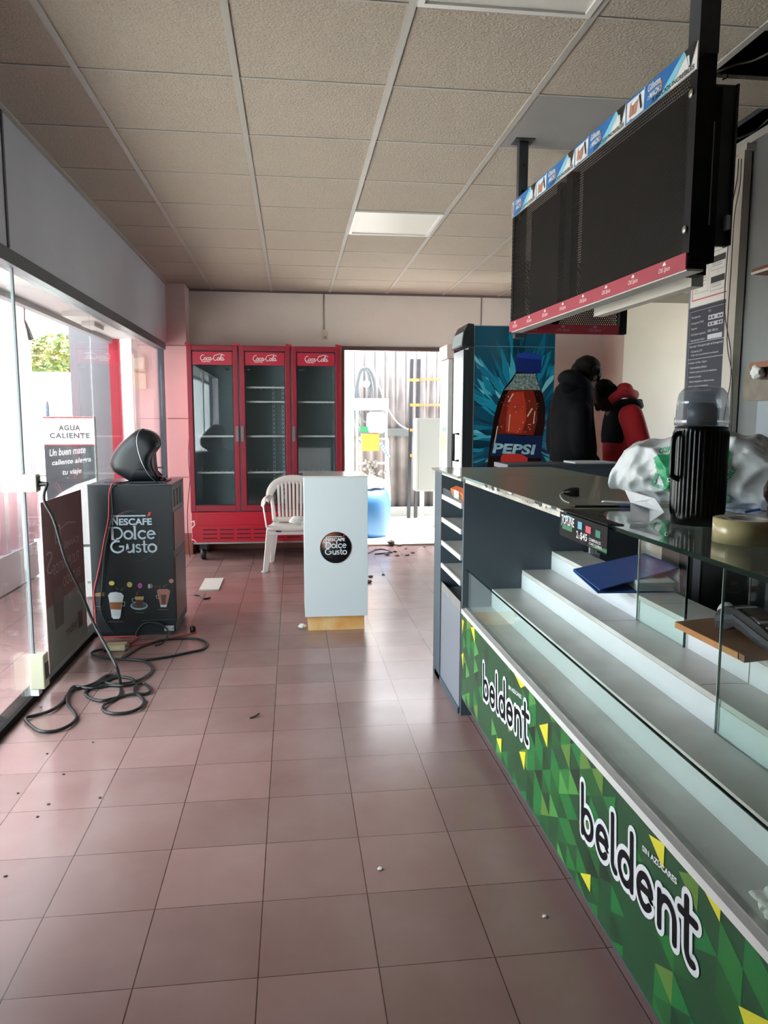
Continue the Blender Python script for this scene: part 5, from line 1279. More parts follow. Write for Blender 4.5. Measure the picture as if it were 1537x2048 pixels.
CPM = [mat('milk foam print', '#b9bdc0', .4), mat('latte brown print', '#8a5638', .4), mat('glass print', '#c3ccd2', .4), mat('saucer rim print', '#9aaab6', .4), mat('saucer print', '#3a4654', .4), mat('espresso print', '#4a2f22', .4), mat('crema print', '#b99a68', .4), mat('chococino print', '#a06a5c', .4), mat('choco dark print', '#5a3630', .4), mat('gold crema print', '#7a6340', .4), mat('black coffee print', '#10131a', .4), mat('yellow capsule print', '#b3a455', .4), mat('magenta capsule print', '#b45a9c', .4), mat('grey capsule print', '#7d6f6e', .4), mat('pink capsule print', '#a8746c', .4), mat('gold arrow print', '#7b6a4f', .4), mat('small caption print', '#6f6550', .4)]
for q_ in CUPS: q_.build('cup_print', CPM, cb)
MB().box(-.845, -.785, cya-.006, cya-.0035, .028, .062).build('rating_label', mat('white rating label', '#cfd4d6', .5, color2='#8d9296', scale=50), cb)
MB().box(cxa+.3, cxb-.002, cya-.005, cya-.0035, .10, .104).build('panel_line', mat('dark panel line', '#3d444b', .4), cb)

# drop shaped coffee machine, seen from its side: profile in x,z swept in y
mc = thing('coffee_machine', (-.98, 5.1, cz+.006), 'large black drop-shaped display coffee machine on top of the black cabinet', 'coffee machine')
yq = 5.10
def G(px, py): w = on(px, py, y=yq); return (w.x, w.z)
outl = [(222, 926), (224, 916), (232, 900), (245, 884), (258, 872), (272, 861), (285, 857), (300, 860), (313, 867), (321, 878), (323, 888), (318, 896), (311, 905), (307, 916), (307, 928), (311, 942), (317, 953), (325, 962), (332, 967), (290, 967.5), (268, 966), (262, 962), (250, 955), (238, 948), (228, 940)]
P0 = [G(*p) for p in outl]
cxm = sum(p[0] for p in P0)/len(P0); czm = sum(p[1] for p in P0)/len(P0)
PP = smooth_path([V(a, 0, b_) for a, b_ in P0]+[V(P0[0][0], 0, P0[0][1])], 3)[:-1]
rings = []
for yy, sc in ((-.118, .45), (-.116, .62), (-.108, .78), (-.09, .90), (-.06, .97), (0, 1.0), (.06, .97), (.09, .90), (.108, .78), (.116, .62), (.118, .45)):
    rings.append([V(cxm+(p.x-cxm)*sc, yq+yy, czm+(p.z-czm)*sc-(1-sc)*.0) for p in PP])
for r_9 in rings:
    for p_9 in r_9: p_9.z = max(p_9.z, cz+.0125)
MB().loft(rings, 0, True).build('shell', mat('deep blue black gloss', '#090d13', .38, spec=.4), mc)
# silver seam line and side face
seam = smooth_path([V(*([G(*p)[0], yq-.112 if 0 else yq, G(*p)[1]])) for p in [(286, 858), (282, 868), (281, 885), (285, 905), (292, 925), (303, 945), (316, 959), (330, 966)]], 4)
def ydepth(p):
    # half depth of the shell at this x,z : invert the scale table along the ray from the centre
    best = 1.0
    d = V(p.x-cxm, 0, p.z-czm); L_ = d.length
    if L_ < 1e-6: return .118
    mxr = 0
    for q in PP:
        e = V(q.x-cxm, 0, q.z-czm)
        if e.normalized().dot(d.normalized()) > .985: mxr = max(mxr, e.length)
    s_ = min(1, L_/max(mxr, 1e-4))
    tab = [(.45, .118), (.62, .116), (.78, .108), (.90, .09), (.97, .06), (1.0, .01)]
    return .118 if s_ < .45 else interp(s_, tab)
MB().tube([V(p.x, yq-ydepth(p)-.001, p.z) for p in seam], .0022, 6).build('chrome_seam', mat('chrome line', '#b9c0c6', .15, .9), mc)
m = MB().prism([V(*[G(*p)[0], yq-.055, G(*p)[1]]) for p in [(309, 902), (303, 915), (304, 930), (309, 945), (318, 957), (326, 962), (314, 945), (311, 925)]], (0, .11, 0)); m.build('front_recess', mat('dark wine recess', '#4a1626', .25), mc)
MB().box(G(316, 938)[0], G(326, 938)[0], yq-.02, yq+.02, G(0, 938)[1], G(0, 935)[1]).box(G(318, 958)[0], G(334, 958)[0], yq-.03, yq+.03, G(0, 957)[1], G(0, 954)[1]).build('cup_rest', mat('dark chrome', '#3b3f44', .25, .6), mc)
m = MB().lathe([(0, 0), (.007, 0), (.006, .003), (0, .003)], V(G(284, 940)[0], yq-.112, G(284, 940)[1]), 14, axis=(0, -1, 0)); m.build('side_button', mat('blue grey button', '#3a4a5c', .3), mc)
m = MB().box(-1.22, -.83, 5.00, 5.22, cz+.0062, cz+.012); m.build('base_tray', mat('black tray', '#1d2227', .25), mc)
m = MB().tube(smooth_path([V(*[G(*p)[0], yq-.03, G(*p)[1]]) for p in [(292, 859), (305, 862), (318, 872), (324, 886), (319, 897)]], 3), .004, 6); m.build('head_trim', mat('chrome line', '#b9c0c6', .15, .9), mc)

# cables on the cabinet front and floor
M_CBL = mat('black rubber cable', '#101313', .5); M_REDC = mat('red cable', '#a8262c', .4)
def c2(x, y): return (x/3.414, 900+y/3.414)
yf = cya-.012
P = [V(-1.08, 4.98, cz+.012), V(-1.11, 4.87, cz+.014), on(*c2(768, 232), y=yf), on(*c2(747, 290), y=yf), on(*c2(745, 380), y=yf), on(*c2(742, 470), y=yf), on(*c2(715, 600), y=yf), on(*c2(690, 740), y=yf), on(*c2(660, 880), y=yf), on(*c2(640, 980), y=yf), on(*c2(612, 1090), y=yf)]
P[-1].x = max(P[-1].x, -1.27); P += [V(-1.272, yf, .18), V(-1.262, yf-.01, .07), V(-1.22, yf-.02, .006), V(-1.10, yf-.02, .006)]
cable('red_cable', P, .0042, M_REDC, 'red cord running down the front of the black cabinet from the coffee machine')
P = [V(-1.05, 4.98, cz+.016), V(-1.075, 4.87, cz+.016), on(*c2(765, 260), y=yf), on(*c2(765, 340), y=yf), on(*c2(770, 430), y=yf-.0), on(*c2(745, 560), y=yf), on(*c2(715, 700), y=yf), on(*c2(700, 900), y=yf), on(*c2(690, 1100), y=yf), V(-1.165, yf-.002, .03)]
cable('black_cable', P, .004, M_CBL, 'black cord beside the red cord on the cabinet front')
fl = [(1000, 1338), (950, 1325), (1060, 1305), (1200, 1272), (1300, 1255), (1340, 1238)]
P = [V(-1.12, 4.80, .005), V(-1.0, 4.79, .005)]+[on(*c2(*p), z=.005) for p in [(870, 1335), (960, 1328), (1060, 1308), (1190, 1278), (1300, 1256), (1342, 1240), (1335, 1218)]]
cable('red_cable', P, .0042, M_REDC, 'red cord lying on the floor in front of the cabinet ending in a black plug')
p = on(*c2(1318, 1212), z=.03)
t = thing('power_plug', (p.x, p.y, 0), 'black plug standing on the floor at the right of the black cabinet', 'plug')
MB().lathe([(0, .0005), (.018, .001), (.020, .012), (.020, .034), (.012, .040), (.0, .041)], V(p.x, p.y, 0), 20).build('plug_body', M_BLKPL, t); MB().tube([V(p.x+.006, p.y, .04), V(p.x+.006, p.y, .055)], .0025, 8).tube([V(p.x-.006, p.y, .04), V(p.x-.006, p.y, .055)], .0025, 8).build('prongs', mat('brass prong', '#b59a5a', .3, .9), t)
# junction box below cabinet
jb = on(*c2(790, 1375), z=0)
t = thing('extension_box', (jb.x, jb.y, 0), 'old cream junction box on the floor at the foot of the black cabinet', 'junction box')
MB().box(jb.x-.06, jb.x+.055, jb.y, jb.y+.07, .001, .038, 0, .005).build('box_body', mat('yellowed cream plastic', '#cfc39f', .5, var=.1, scale=20), t)
MB().box(jb.x-.035, jb.x+.03, jb.y-.003, jb.y, .008, .030).build('cover', mat('cream cover', '#ddd3b0', .5), t); MB().box(jb.x+.056, jb.x+.075, jb.y+.01, jb.y+.05, .006, .028).build('terminal', mat('brown terminal', '#7c6a50', .5, color2='#3d3226', scale=80), t)
# main black cable from the wall socket down to the floor and coiled
r_ = .0078
hang = [V(-1.17, 3.72, 1.085)]
for p, y in (((300, 340), 3.70), ((370, 480), 3.70), ((440, 720), 3.74), ((500, 860), 3.80), ((560, 985), 3.86), ((640, 1180), 3.90), ((740, 1370), 3.82), ((800, 1490), 3.70)): hang.append(on(*c2(*p), y=y))
fl = [(824, 1600), (822, 1668), (780, 1705), (715, 1738), (705, 1775), (760, 1798), (860, 1795), (950, 1765), (985, 1720), (955, 1680), (920, 1650), (930, 1605), (985, 1595), (1028, 1635), (1000, 1664), (900, 1668), (800, 1690), (700, 1712), (630, 1700), (585, 1668), (600, 1635), (680, 1595), (800, 1552), (900, 1562), (915, 1592), (840, 1608), (740, 1608), (620, 1628), (510, 1615), (470, 1660), (462, 1730), (505, 1790), (520, 1835), (470, 1882), (380, 1918), (280, 1922), (215, 1885), (172, 1832), (240, 1812), (350, 1778), (430, 1720), (480, 1645), (560, 1622), (650, 1592), (720, 1545), (790, 1530), (800, 1550), (730, 1565), (715, 1585), (780, 1598), (880, 1590), (960, 1568), (1030, 1520), (1035, 1478), (980, 1442), (880, 1430), (760, 1425), (640, 1400), (635, 1378), (700, 1362), (720, 1372)]
P = hang+[on(*c2(*p), z=r_+.001+(.004 if i % 2 else .0)) for i, p in enumerate(fl)]
cable('coiled_cable', P, r_, M_CBL, 'long black cable hanging from the window socket and coiled on the tiled floor', sub=5)
P = [on(*c2(*p), z=r_+.001) for p in [(830, 1425), (890, 1385), (950, 1350), (1040, 1318), (1130, 1296), (1300, 1284), (1385, 1300), (1412, 1330), (1380, 1362), (1300, 1380), (1150, 1412), (1000, 1432), (880, 1428)]]
cable('floor_cable', P, r_, M_CBL, 'black cable loop reaching right on the floor beside the power plug')
P = [on(*c2(1060, 1335), z=r_+.001), on(*c2(1110, 1318), z=r_+.001), on(*c2(1145, 1275), z=.03), on(*c2(1148, 1235), y=4.80), on(*c2(1110, 1195), y=4.81), on(*c2(1050, 1178), y=4.82), on(*c2(990, 1185), y=4.82), on(*c2(950, 1220), y=4.82), on(*c2(930, 1260), y=4.81), V(-1.0, 4.79, .02)]
cable('floor_cable', P, .006, M_CBL, 'black cable arching up against the lower front of the black cabinet')
# things on the floor behind the cabinet
p = on(378, 1170, z=0)
tag(MB().box(-.78, -.62, 6.10, 6.55, .0005, .012).build('metal_plate', mat('pale board', '#c8c5bd', .5), loc=(-.7, 6.3, 0)), 'pale flat board lying on the floor just behind the black cabinet', 'board')
cable('black_cable', [V(-.79, 5.95, .005), V(-.74, 5.90, .01), V(-.70, 5.80, .008), V(-.66, 5.84, .006)], .007, M_CBL, 'short black cord end on the floor right of the black cabinet')

# conduit with sockets on the window joint
M_CREAM = mat('cream socket plastic', '#bcb79f', .5, var=.05, scale=10); M_ALU = mat('pale grey conduit', '#7d8589', .5)
t = thing('conduit_post', (-1.285, 3.745, 0), 'thin grey conduit running up the shop window with two cream socket boxes', 'conduit')
MB().box(-1.294, -1.280, 3.738, 3.753, .20, 1.045).box(-1.294, -1.280, 3.738, 3.753, 1.13, 2.15).build('conduit', M_ALU, t, bevel=.003)
MB().box(-1.30, -1.262, 3.72, 3.77, 0.034, .075).build('foot', mat('white foot block', '#cfd2cf', .5), t)
sk = MB().box(-1.295, -1.215, 3.705, 3.765, 1.045, 1.13, 0, .007).build('socket_box', M_CREAM, t)
MB().box(-1.218, -1.212, 3.715, 3.757, 1.055, 1.12).build('socket_face', mat('dark socket face', '#33302c', .5), sk)
sk = MB().box(-1.296, -1.225, 3.70, 3.775, .072, .245, 0, .008).build('socket_box', M_CREAM, t)
MB().box(-1.228, -1.222, 3.715, 3.762, .12, .20).build('socket_face', mat('dark socket face', '#33302c', .5), sk)
tag(MB().tube([V(-1.212, 3.735, 1.083), V(-1.185, 3.73, 1.083), V(-1.17, 3.72, 1.085)], [.014, .012, .008], 12).build('power_plug', M_BLKPL, loc=(-1.2, 3.73, 1.083)), 'black plug pushed into the upper cream socket on the window', 'plug')

# posters stuck on the glass
t = thing('window_poster', (-1.29, 4.37, .05), 'brown poster stuck on the window glass with its white lettering seen reversed', 'poster')
MB().box(-1.2955, -1.2925, 3.99, 4.725, .055, .965, 0).build('sheet', mat('brown grey poster film', '#8a6060', .6, color2='#6d4a4a', scale=1.5), t)
MB().box(-1.2925, -1.2920, 3.99, 4.725, .055, .40, 0).build('lower_field', mat('grey green poster field', '#85877f', .6), t)
frp = (V(-1.2915, 4.725, .055), -Y1, Z1, X1)   # mirrored writing: reads the other way round
m = MB()
for s_, y_, w_ in (('CANJEÁ', .60, .36), ('TUS PUNTOS', .50, .50), ('EN TODO', .40, .34), ('ROCHA', .30, .26)): m.text(frp, s_, .10, y_, w_, .055, .0006, 0)
m.text(frp, 'El', .44, .66, .10, .10, .0006, 0); m.text(frp, 'S', .60, .52, .10, .12, .0006, 0, bold=-.02); m.stroke(frp, [(.15, .73), (.3, .75), (.45, .73)], .003, .0006, 0)
m.build('reversed_lettering', mat('faded poster lettering', '#a59495', .5), t)
m = MB(); m.flat(frp, [(.10, .09), (.19, .09), (.19, .19), (.10, .19)], .0010, 0); m.flat(frp, [(.45, .34), (.62, .34), (.60, .42), (.47, .42)], .001, 2); m.flat(frp, [(.46, .20), (.61, .20), (.63, .42), (.44, .42)], .0008, 1)
m.text(frp, 'beber', .22, .11, .22, .06, .0010, 0)
m.build('poster_picture', [mat('muted maroon print', '#5d3534', .5), mat('muted cup print', '#57504f', .5), mat('muted foam print', '#6a5350', .5)], t)

# ------------------------------------------------------------------ outside the window
t = thing('sign_board', (-1.75, 6.1, 0), 'white sign board outside the window reading AGUA CALIENTE with a dark lower panel', 'sign')
yq = 6.0
xa, xb = on(86, 840, y=yq).x, on(188, 840, y=yq).x
ztop = on(88, 833, y=yq).z; zmid = on(90, 891, y=yq).z
MB().box(xa, xb, yq, yq+.05, 0, ztop).build('body', mat('white sheet housing', '#f2f2f0', .5), t)
fr = fr_front(xa, yq-.002, 0); W_ = xb-xa
m = MB().box(xa, xb, yq-.002, yq, .40, zmid, 0); m.build('dark_panel', mat('dark printed panel', '#4a4d52', .5), t)
m = MB(); m.flat(fr, [(0, ztop-.012), (W_, ztop-.012), (W_, ztop-.004), (0, ztop-.004)], .0006); m.flat(fr, [(0, zmid), (W_, zmid), (W_, zmid+.008), (0, zmid+.008)], .0006)
m.build('red_line', mat('sign red', '#c8343c', .5), t)
m = MB(); m.text(fr, 'AGUA', W_*.30, ztop-.105, W_*.42, .040, .0006, 0, bold=.02, space=1.15); m.text(fr, 'CALIENTE', W_*.12, ztop-.165, W_*.78, .040, .0006, 0, bold=.02, space=1.15); m.build('dark_lettering', mat('sign grey lettering', '#50565c', .5), t)
m = MB(); m.text(fr, 'Un buen mate', W_*.10, zmid-.085, W_*.72, .055, .0010, 0, bold=.02, shear=.35, rot=.10); m.text(fr, 'caliente alegra', W_*.14, zmid-.165, W_*.78, .052, .0010, 0, bold=.02, shear=.35, rot=.10); m.text(fr, 'tu viaje', W_*.34, zmid-.24, W_*.38, .052, .0010, 0, bold=.02, shear=.35, rot=.10)
m.build('white_lettering', mat('sign white lettering', '#e9eaea', .5), t)
m = MB(); m.flat(fr, [(.0, .42), (W_, .42), (W_, zmid-.25), (W_*.85, zmid-.27), (W_*.6, zmid-.30), (W_*.3, zmid-.36), (W_*.1, zmid-.42), (0, zmid-.48)][0:8], .0008); m.build('white_swoosh', mat('sign white', '#e6e6e4', .5), t)
m = MB().lathe([(0, 0), (.012, 0), (.012, .09), (.006, .10), (0, .10)], V(xa+.03, yq+.025, ztop), 10, 0).lathe([(0, .10), (.008, .10), (.008, .115), (0, .115)], V(xa+.03, yq+.025, ztop), 10, 1); m.build('tap_bottle', [mat('blue bottle', '#6a86a8', .4), mat('red cap', '#b0605c', .4)], t)
# pink container
M_PINK = mat('pink red container steel', '#e4bfc8', .5, var=.05, scale=2); M_CWHT = mat('white container base', '#d3cdd0', .5)
ct = thing('shipping_container', (-3.0, 5.0, 0), 'pink and white corrugated container standing outside the shop window', 'container')
m = MB(); y = 4.6; xo = -2.32; k = 0
pts = []
while y < 6.9:
    pts += [(xo, y), (xo, y+.10), (xo-.05, y+.14), (xo-.05, y+.24), (xo, y+.28)]; y += .28
prof_ = pts+[(-4.6, pts[-1][1]), (-4.6, 4.6)]
m.prism([V(a, b_, .30) for a, b_ in prof_], (0, 0, 2.35), 0)
m.build('corrugated_side', [M_PINK], ct)
m = MB()
for k in range(8):
    yy = 4.6+.28*k+.0; m.box(xo-.001, xo+.004, yy+.01, yy+.09, .31, 2.64)
m.build('white_stripe', mat('whitish container stripe', '#efdfe5', .5), ct)
MB().box(-4.6, xo+.02, 4.6, 6.96, 0, .30).box(-4.6, xo+.03, 4.6, 6.96, 2.65, 2.80).build('base_rail', M_CWHT, ct)

hq = -1.845
t = thing('hanging_cable', on(60, 668, x=hq), 'dark cable end hanging from the outside canopy in front of the container', 'cable')
MB().tube([V(hq, on(50, 640, x=hq).y, 2.17), on(49, 640, x=hq)], .004, 6).build('wire', M_CBL, t)
MB().tube([on(49, 640, x=hq), on(57, 660, x=hq), on(62, 678, x=hq)], [.005, .014, .02], 10).build('sleeve', M_CBL, t)
# canopy soffit outside with fitting
struct('canopy', MB().box(-1.80, -1.34, -3.2, 7.95, 2.20, 2.40), mat('pale canopy soffit', '#cfd0d2', .7, var=.05, scale=3))
struct('canopy_edge', MB().box(-1.86, -1.80, -3.2, 7.95, 2.16, 2.42), mat('grey canopy edge', '#8e9094', .6))
tag(MB().box(-1.72, -1.50, 6.0, 6.9, 2.165, 2.20).box(-1.66, -1.56, 6.3, 6.6, 2.13, 2.165).build('outdoor_lamp', mat('white outdoor fitting', '#c9c9c4', .5), loc=(-1.6, 6.4, 2.2)), 'white lamp fitting under the outside canopy', 'lamp')
# masonry pier and wall end outside
struct('outer_pier', MB().box(-2.25, -1.86, 8.05, 8.4, 0, 2.42), mat('grey rendered pier', '#7f8286', .8, var=.08, scale=3))
struct('outer_wall', MB().box(-1.62, -1.41, 7.95, 8.3, 0, 2.42), mat('pinkish rendered wall', '#cdb8b6', .8))
tag(MB().box(-1.85, -1.74, 8.0, 8.06, 0, 2.3).build('upright_sign', mat('bright red panel', '#b02438', .4), loc=(-1.8, 8.0, 0)), 'bright red vertical panel on the outside pier', 'sign')
t = thing('meter_box', (-1.50, 7.93, 1.8), 'cream meter box with conduit on the outside wall beyond the window', 'meter box')
MB().box(-1.60, -1.47, 7.90, 7.95, 1.88, 2.03, 0, .004).build('box_body', M_CREAM, t); MB().box(-1.585, -1.485, 7.895, 7.90, 1.90, 2.01).build('cover', mat('pale cover', '#e2dcc8', .5), t); MB().box(-1.59, -1.48, 7.92, 7.95, 1.70, 1.86).build('lower_plate', mat('cream plate', '#d3c6b0', .5), t)
# far things: pale wall, trees
tag(MB().box(-16, -3.5, 19.5, 19.8, 0, 2.55).build('boundary_wall', mat('whitewashed wall', '#dadada', .8), loc=(-9, 19.6, 0), kind='structure'))
def tree(x, y, z, r, h, label, seed):
    t = thing('tree', (x, y, 0), label, 'tree', 'trees beyond the boundary wall')
    MB().tube([V(x, y, 0), V(x+.1, y, z*.5), V(x, y, z)], [.18, .13, .08], 8).build('trunk', mat('bark', '#6e5e4c', .9), t)
    rr_ = random.Random(seed); m = MB()
    for k in range(900):
        a = rr_.uniform(0, 2*PI); b_ = math.acos(rr_.uniform(-1, 1)); q = rr_.uniform(.35, 1)**.5
        p = V(x+r*q*math.sin(b_)*math.cos(a), y+r*q*math.sin(b_)*math.sin(a), z+h*q*math.cos(b_)); s_ = rr_.uniform(.08, .16)
        u = V(rr_.gauss(0, 1), rr_.gauss(0, 1), rr_.gauss(0, 1)).normalized(); w = u.orthogonal().normalized()
        m.add([p-u*s_, p+w*s_*.5, p+u*s_, p-w*s_*.5], [(0, 1, 2, 3)], rr_.choice([0, 0, 1]))
    m.build('foliage', [mat('olive foliage', '#66743e', .7), mat('yellow green foliage', '#857f48', .7)], t)
p = on(107, 722, y=26); tree(p.x, 26, p.z, .9, .9, 'small leafy tree beyond the boundary wall, left one', 1)
p = on(155, 722, y=24); tree(p.x, 24, p.z, .95, .85, 'small leafy tree beyond the boundary wall, right of the other', 2)
p = on(182, 700, y=30); tree(p.x, 30, p.z, .6, 1.3, 'tall narrow tree beyond the wall beside the grey pier', 3)

# ------------------------------------------------------------------ yard seen through the back door
def corr(m, x0, x1, y, z0, z1, per=.165, amp=.03):
    P = []; x = x0
    n = int((x1-x0)/per*8)
    for k in range(n+1):
        xx_ = x0+k*(per/8); P.append((xx_, y+amp*math.sin(k/8*2*PI)))
    vs = [V(a, b_, z0) for a, b_ in P]+[V(a, b_, z1) for a, b_ in P]; N_ = len(P)
    m.add(vs, [(i, i+1, N_+i+1, N_+i) for i in range(N_-1)], 0, True)
YF = 10.9
p = on(708, 703, y=YF); xl = p.x
z0 = on(800, 1028, y=YF).z
f = thing('corrugated_fence', (2.5, YF, 0), 'white corrugated metal fence across the back yard', 'fence')
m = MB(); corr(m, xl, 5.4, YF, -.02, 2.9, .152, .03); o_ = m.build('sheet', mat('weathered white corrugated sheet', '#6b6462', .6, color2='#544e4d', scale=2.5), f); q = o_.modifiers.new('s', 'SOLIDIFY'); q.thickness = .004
MB().box(xl, 5.4, YF-.05, YF-.035, on(0, 872, y=YF).z, on(0, 860, y=YF).z+.03).build('rail', mat('grey fence rail', '#4f5351', .5), f)
MB().box(xl, 5.4, YF-.12, YF-.03, -.02, .12).build('bottom_board', mat('grey bottom board', '#8b8a86', .7), f)
YD = 10.3
def at(px, py): return on(px, py, y=YD)
t = thing('ladder', (at(830, 900).x, YD, 0), 'black and orange ladder leaning on the corrugated fence', 'ladder')
for xa_, xb_ in ((826, 820), (840, 834)):
    pass
M_LR = mat('black ladder rail', '#1b1f26', .4); M_LO = mat('orange rung', '#b8662e', .5)
yl = 10.55
for (a, b_) in ((825, 818), (839, 832)):
    u0 = on(b_, 1040, y=yl); u1 = on(a, 718, y=yl); u0.z = -.01
    MB().prism([u0+V(-.022, 0, 0), u0+V(.022, 0, 0), u1+V(.022, 0, 0), u1+V(-.022, 0, 0)], (0, .06, 0)).build('rail', M_LR, t)
for py in (760, 810, 860, 911):
    a = on(822, py, y=yl); b_ = on(838, py, y=yl); MB().box(a.x-.01, b_.x+.01, yl-.01, yl+.05, a.z-.02, a.z+.02).build('rung', M_LO, t)
t = thing('shelf_bracket', (at(865, 780).x, YF-.1, 1.9), 'pair of orange bars fixed on the corrugated fence right of the ladder', 'bars')
for py in (759, 810): a = on(840, py, y=YF-.05); b_ = on(884, py, y=YF-.05); MB().box(a.x, b_.x, YF-.08, YF-.045, a.z-.015, a.z+.02).build('bar', mat('pale orange bar', '#a8643e', .5), t)
t = thing('meter_cabinet', (at(860, 900).x, 9.6, 0), 'tall grey metal cabinet on pipe legs in the back yard', 'cabinet')
ym = 9.55
a = on(833, 983, y=ym); b_ = on(885, 836, y=ym)
MB().box(a.x, b_.x+.25, ym, ym+.28, a.z, b_.z).build('body', mat('light grey cabinet steel', '#636663', .5, var=.05, scale=2), t)
MB().box(a.x+.03, b_.x+.22, ym-.006, ym, a.z+.03, b_.z-.03).build('door', mat('grey cabinet door', '#5c5f5c', .5), t)
for px in (845, 872): q = on(px, 990, y=ym+.1); MB().tube([V(q.x, ym+.12, -.02), V(q.x, ym+.12, a.z+.25), V(q.x, ym+.12, a.z+.27), V(q.x, ym+.12, a.z+.4)], [.03, .03, .042, .042], 12).build('pipe_leg', mat('white pipe leg', '#8c8f8f', .5), t)
# blue barrel
yb = 9.0
a = on(735, 1080, y=yb); b_ = on(779, 1000, y=yb); cxx = on(738, 1000, y=yb).x; rad = b_.x-cxx+.02
t = thing('blue_barrel', (cxx, yb, 0), 'blue plastic barrel with a white sack on top in the back yard', 'barrel')
zt_ = on(0, 985, y=yb).z
MB().lathe([(0, -.015), (rad*.86, -.015), (rad*.93, .05), (rad*1.0, .25), (rad*1.02, .40), (rad*.98, zt_-.12), (rad*.88, zt_-.02), (rad*.7, zt_), (0, zt_)], V(cxx, yb+.05, 0), 36).build('drum', mat('faded blue plastic', '#16486e', .5, var=.08, scale=4), t)
crumple('white_sack', (cxx+.02, yb+.03, zt_), .16, 'crumpled white sack lying on the blue barrel', 'sack', mat('white sack', '#dcdcd8', .7), 15, .45)
# pump stand with hood and orange tray
yp = 9.75
def bx(m, l, tt, r_2, bb, y, th_, mi=0): a = on(l, bb, y=y); b_ = on(r_2, tt, y=y); return m.box(a.x, b_.x, y, y+th_, a.z, b_.z, mi)
t = thing('pump_stand', (on(745, 900, y=yp).x, yp, 0), 'white equipment stand with hood, orange tray and pipework in the back yard', 'equipment stand')
m = MB(); bx(m, 712, 797, 778, 820, yp, .22); m.build('hood', mat('white hood steel', '#b9b9b9', .5), t)
m = MB()
for px in (716, 775): a = on(px, 800, y=yp); m.tube([V(a.x, yp+.1, -.02), V(a.x, yp+.1, a.z)], .018, 8)
bx(m, 714, 876, 778, 880, yp+.05, .1); bx(m, 714, 925, 778, 929, yp+.05, .1); m.build('frame', mat('white stand frame', '#a5a5a3', .5), t)
m = MB(); bx(m, 724, 868, 759, 902, yp-.02, .12); m.build('orange_tray', mat('yellow orange tray', '#b8752a', .5), t)
a = on(750, 845, y=yp)
MB().lathe([(0, -.12), (.12, -.12), (.14, -.08), (.14, .08), (.10, .12), (0, .12)], V(a.x+.03, yp+.05, a.z), 24, axis=(1, 0, 0)).build('tank', mat('white tank', '#e6e6e6', .4), t)
m = MB(); bx(m, 720, 853, 738, 864, yp-.02, .05); m.build('green_valve', mat('green valve', '#1f6a42', .5), t)
m = MB(); rv = random.Random(4)
for k in range(16):
    a = on(rv.uniform(728, 776), rv.uniform(922, 948), y=yp); m.lathe([(0, -.03), (.02, -.03), (.02, .03), (0, .03)], V(a.x, yp+.02, a.z), 10, axis=(rv.random(), rv.random(), rv.random()))
m.build('pipe_fittings', mat('dull pipe fitting', '#6d6a63', .4, .4), t)
m = MB()
for k in range(6): a = on(762+k*3, 888+k*5, y=yp); m.lathe([(0, -.02), (.02, -.02), (.02, .02), (0, .02)], V(a.x, yp-.02, a.z), 10, axis=(1, 0, .3))
m.build('blue_fittings', mat('blue fitting', '#5f7d90', .4), t)
MB().tube(smooth_path([on(776, 1060, y=yp), on(779, 1000, y=yp), on(776, 940, y=yp), on(775, 880, y=yp)], 4), .02, 8).build('riser_pipe', mat('cream pipe', '#d8cdbb', .5), t)
# coiled hose
ROOT = thing('coiled_hose', (on(730, 780, y=YF-.1).x, YF-.1, 1.6), 'grey hose coiled and hung on the corrugated fence', 'hose')
m = MB()
for (cx3, cy3, rx, ry) in ((728, 800, 17, 62), (731, 815, 22, 80), (727, 770, 12, 34), (733, 790, 19, 55)):
    P = [on(cx3+rx*math.cos(2*PI*k/28), cy3-ry*math.sin(2*PI*k/28), y=YF-.12) for k in range(28)]; m.tube(P, .014, 8, closed=True)
m.build('hose_loops', mat('grey hose', '#3f464a', .5), ROOT)
MB().lathe([(0, 0), (.05, 0), (.05, .04), (0, .04)], on(733, 768, y=YF-.14), 20, axis=(0, -1, 0)).build('hose_nozzle', mat('pale nozzle', '#d7d9da', .4), ROOT)
cable('yard_cable', [on(*p, y=YF-.18) for p in [(738, 703), (748, 740), (762, 780), (775, 815), (795, 845), (815, 858), (830, 862), (860, 856), (885, 868)]], .010, mat('pale grey cable', '#8a8a8a', .5), 'pale cable sagging across the back yard fence')
struct('yard_wall', MB().box(-2.2, xl-.02, 13.5, 13.7, 0, 1.3), mat('white yard wall', '#e4e4e2', .8))
struct('yard_strip', MB().box(xl, 5, YF-1.0, YF-.13, -.02, -.012), mat('grey gravel strip', '#85837f', .9, var=.4, scale=60))
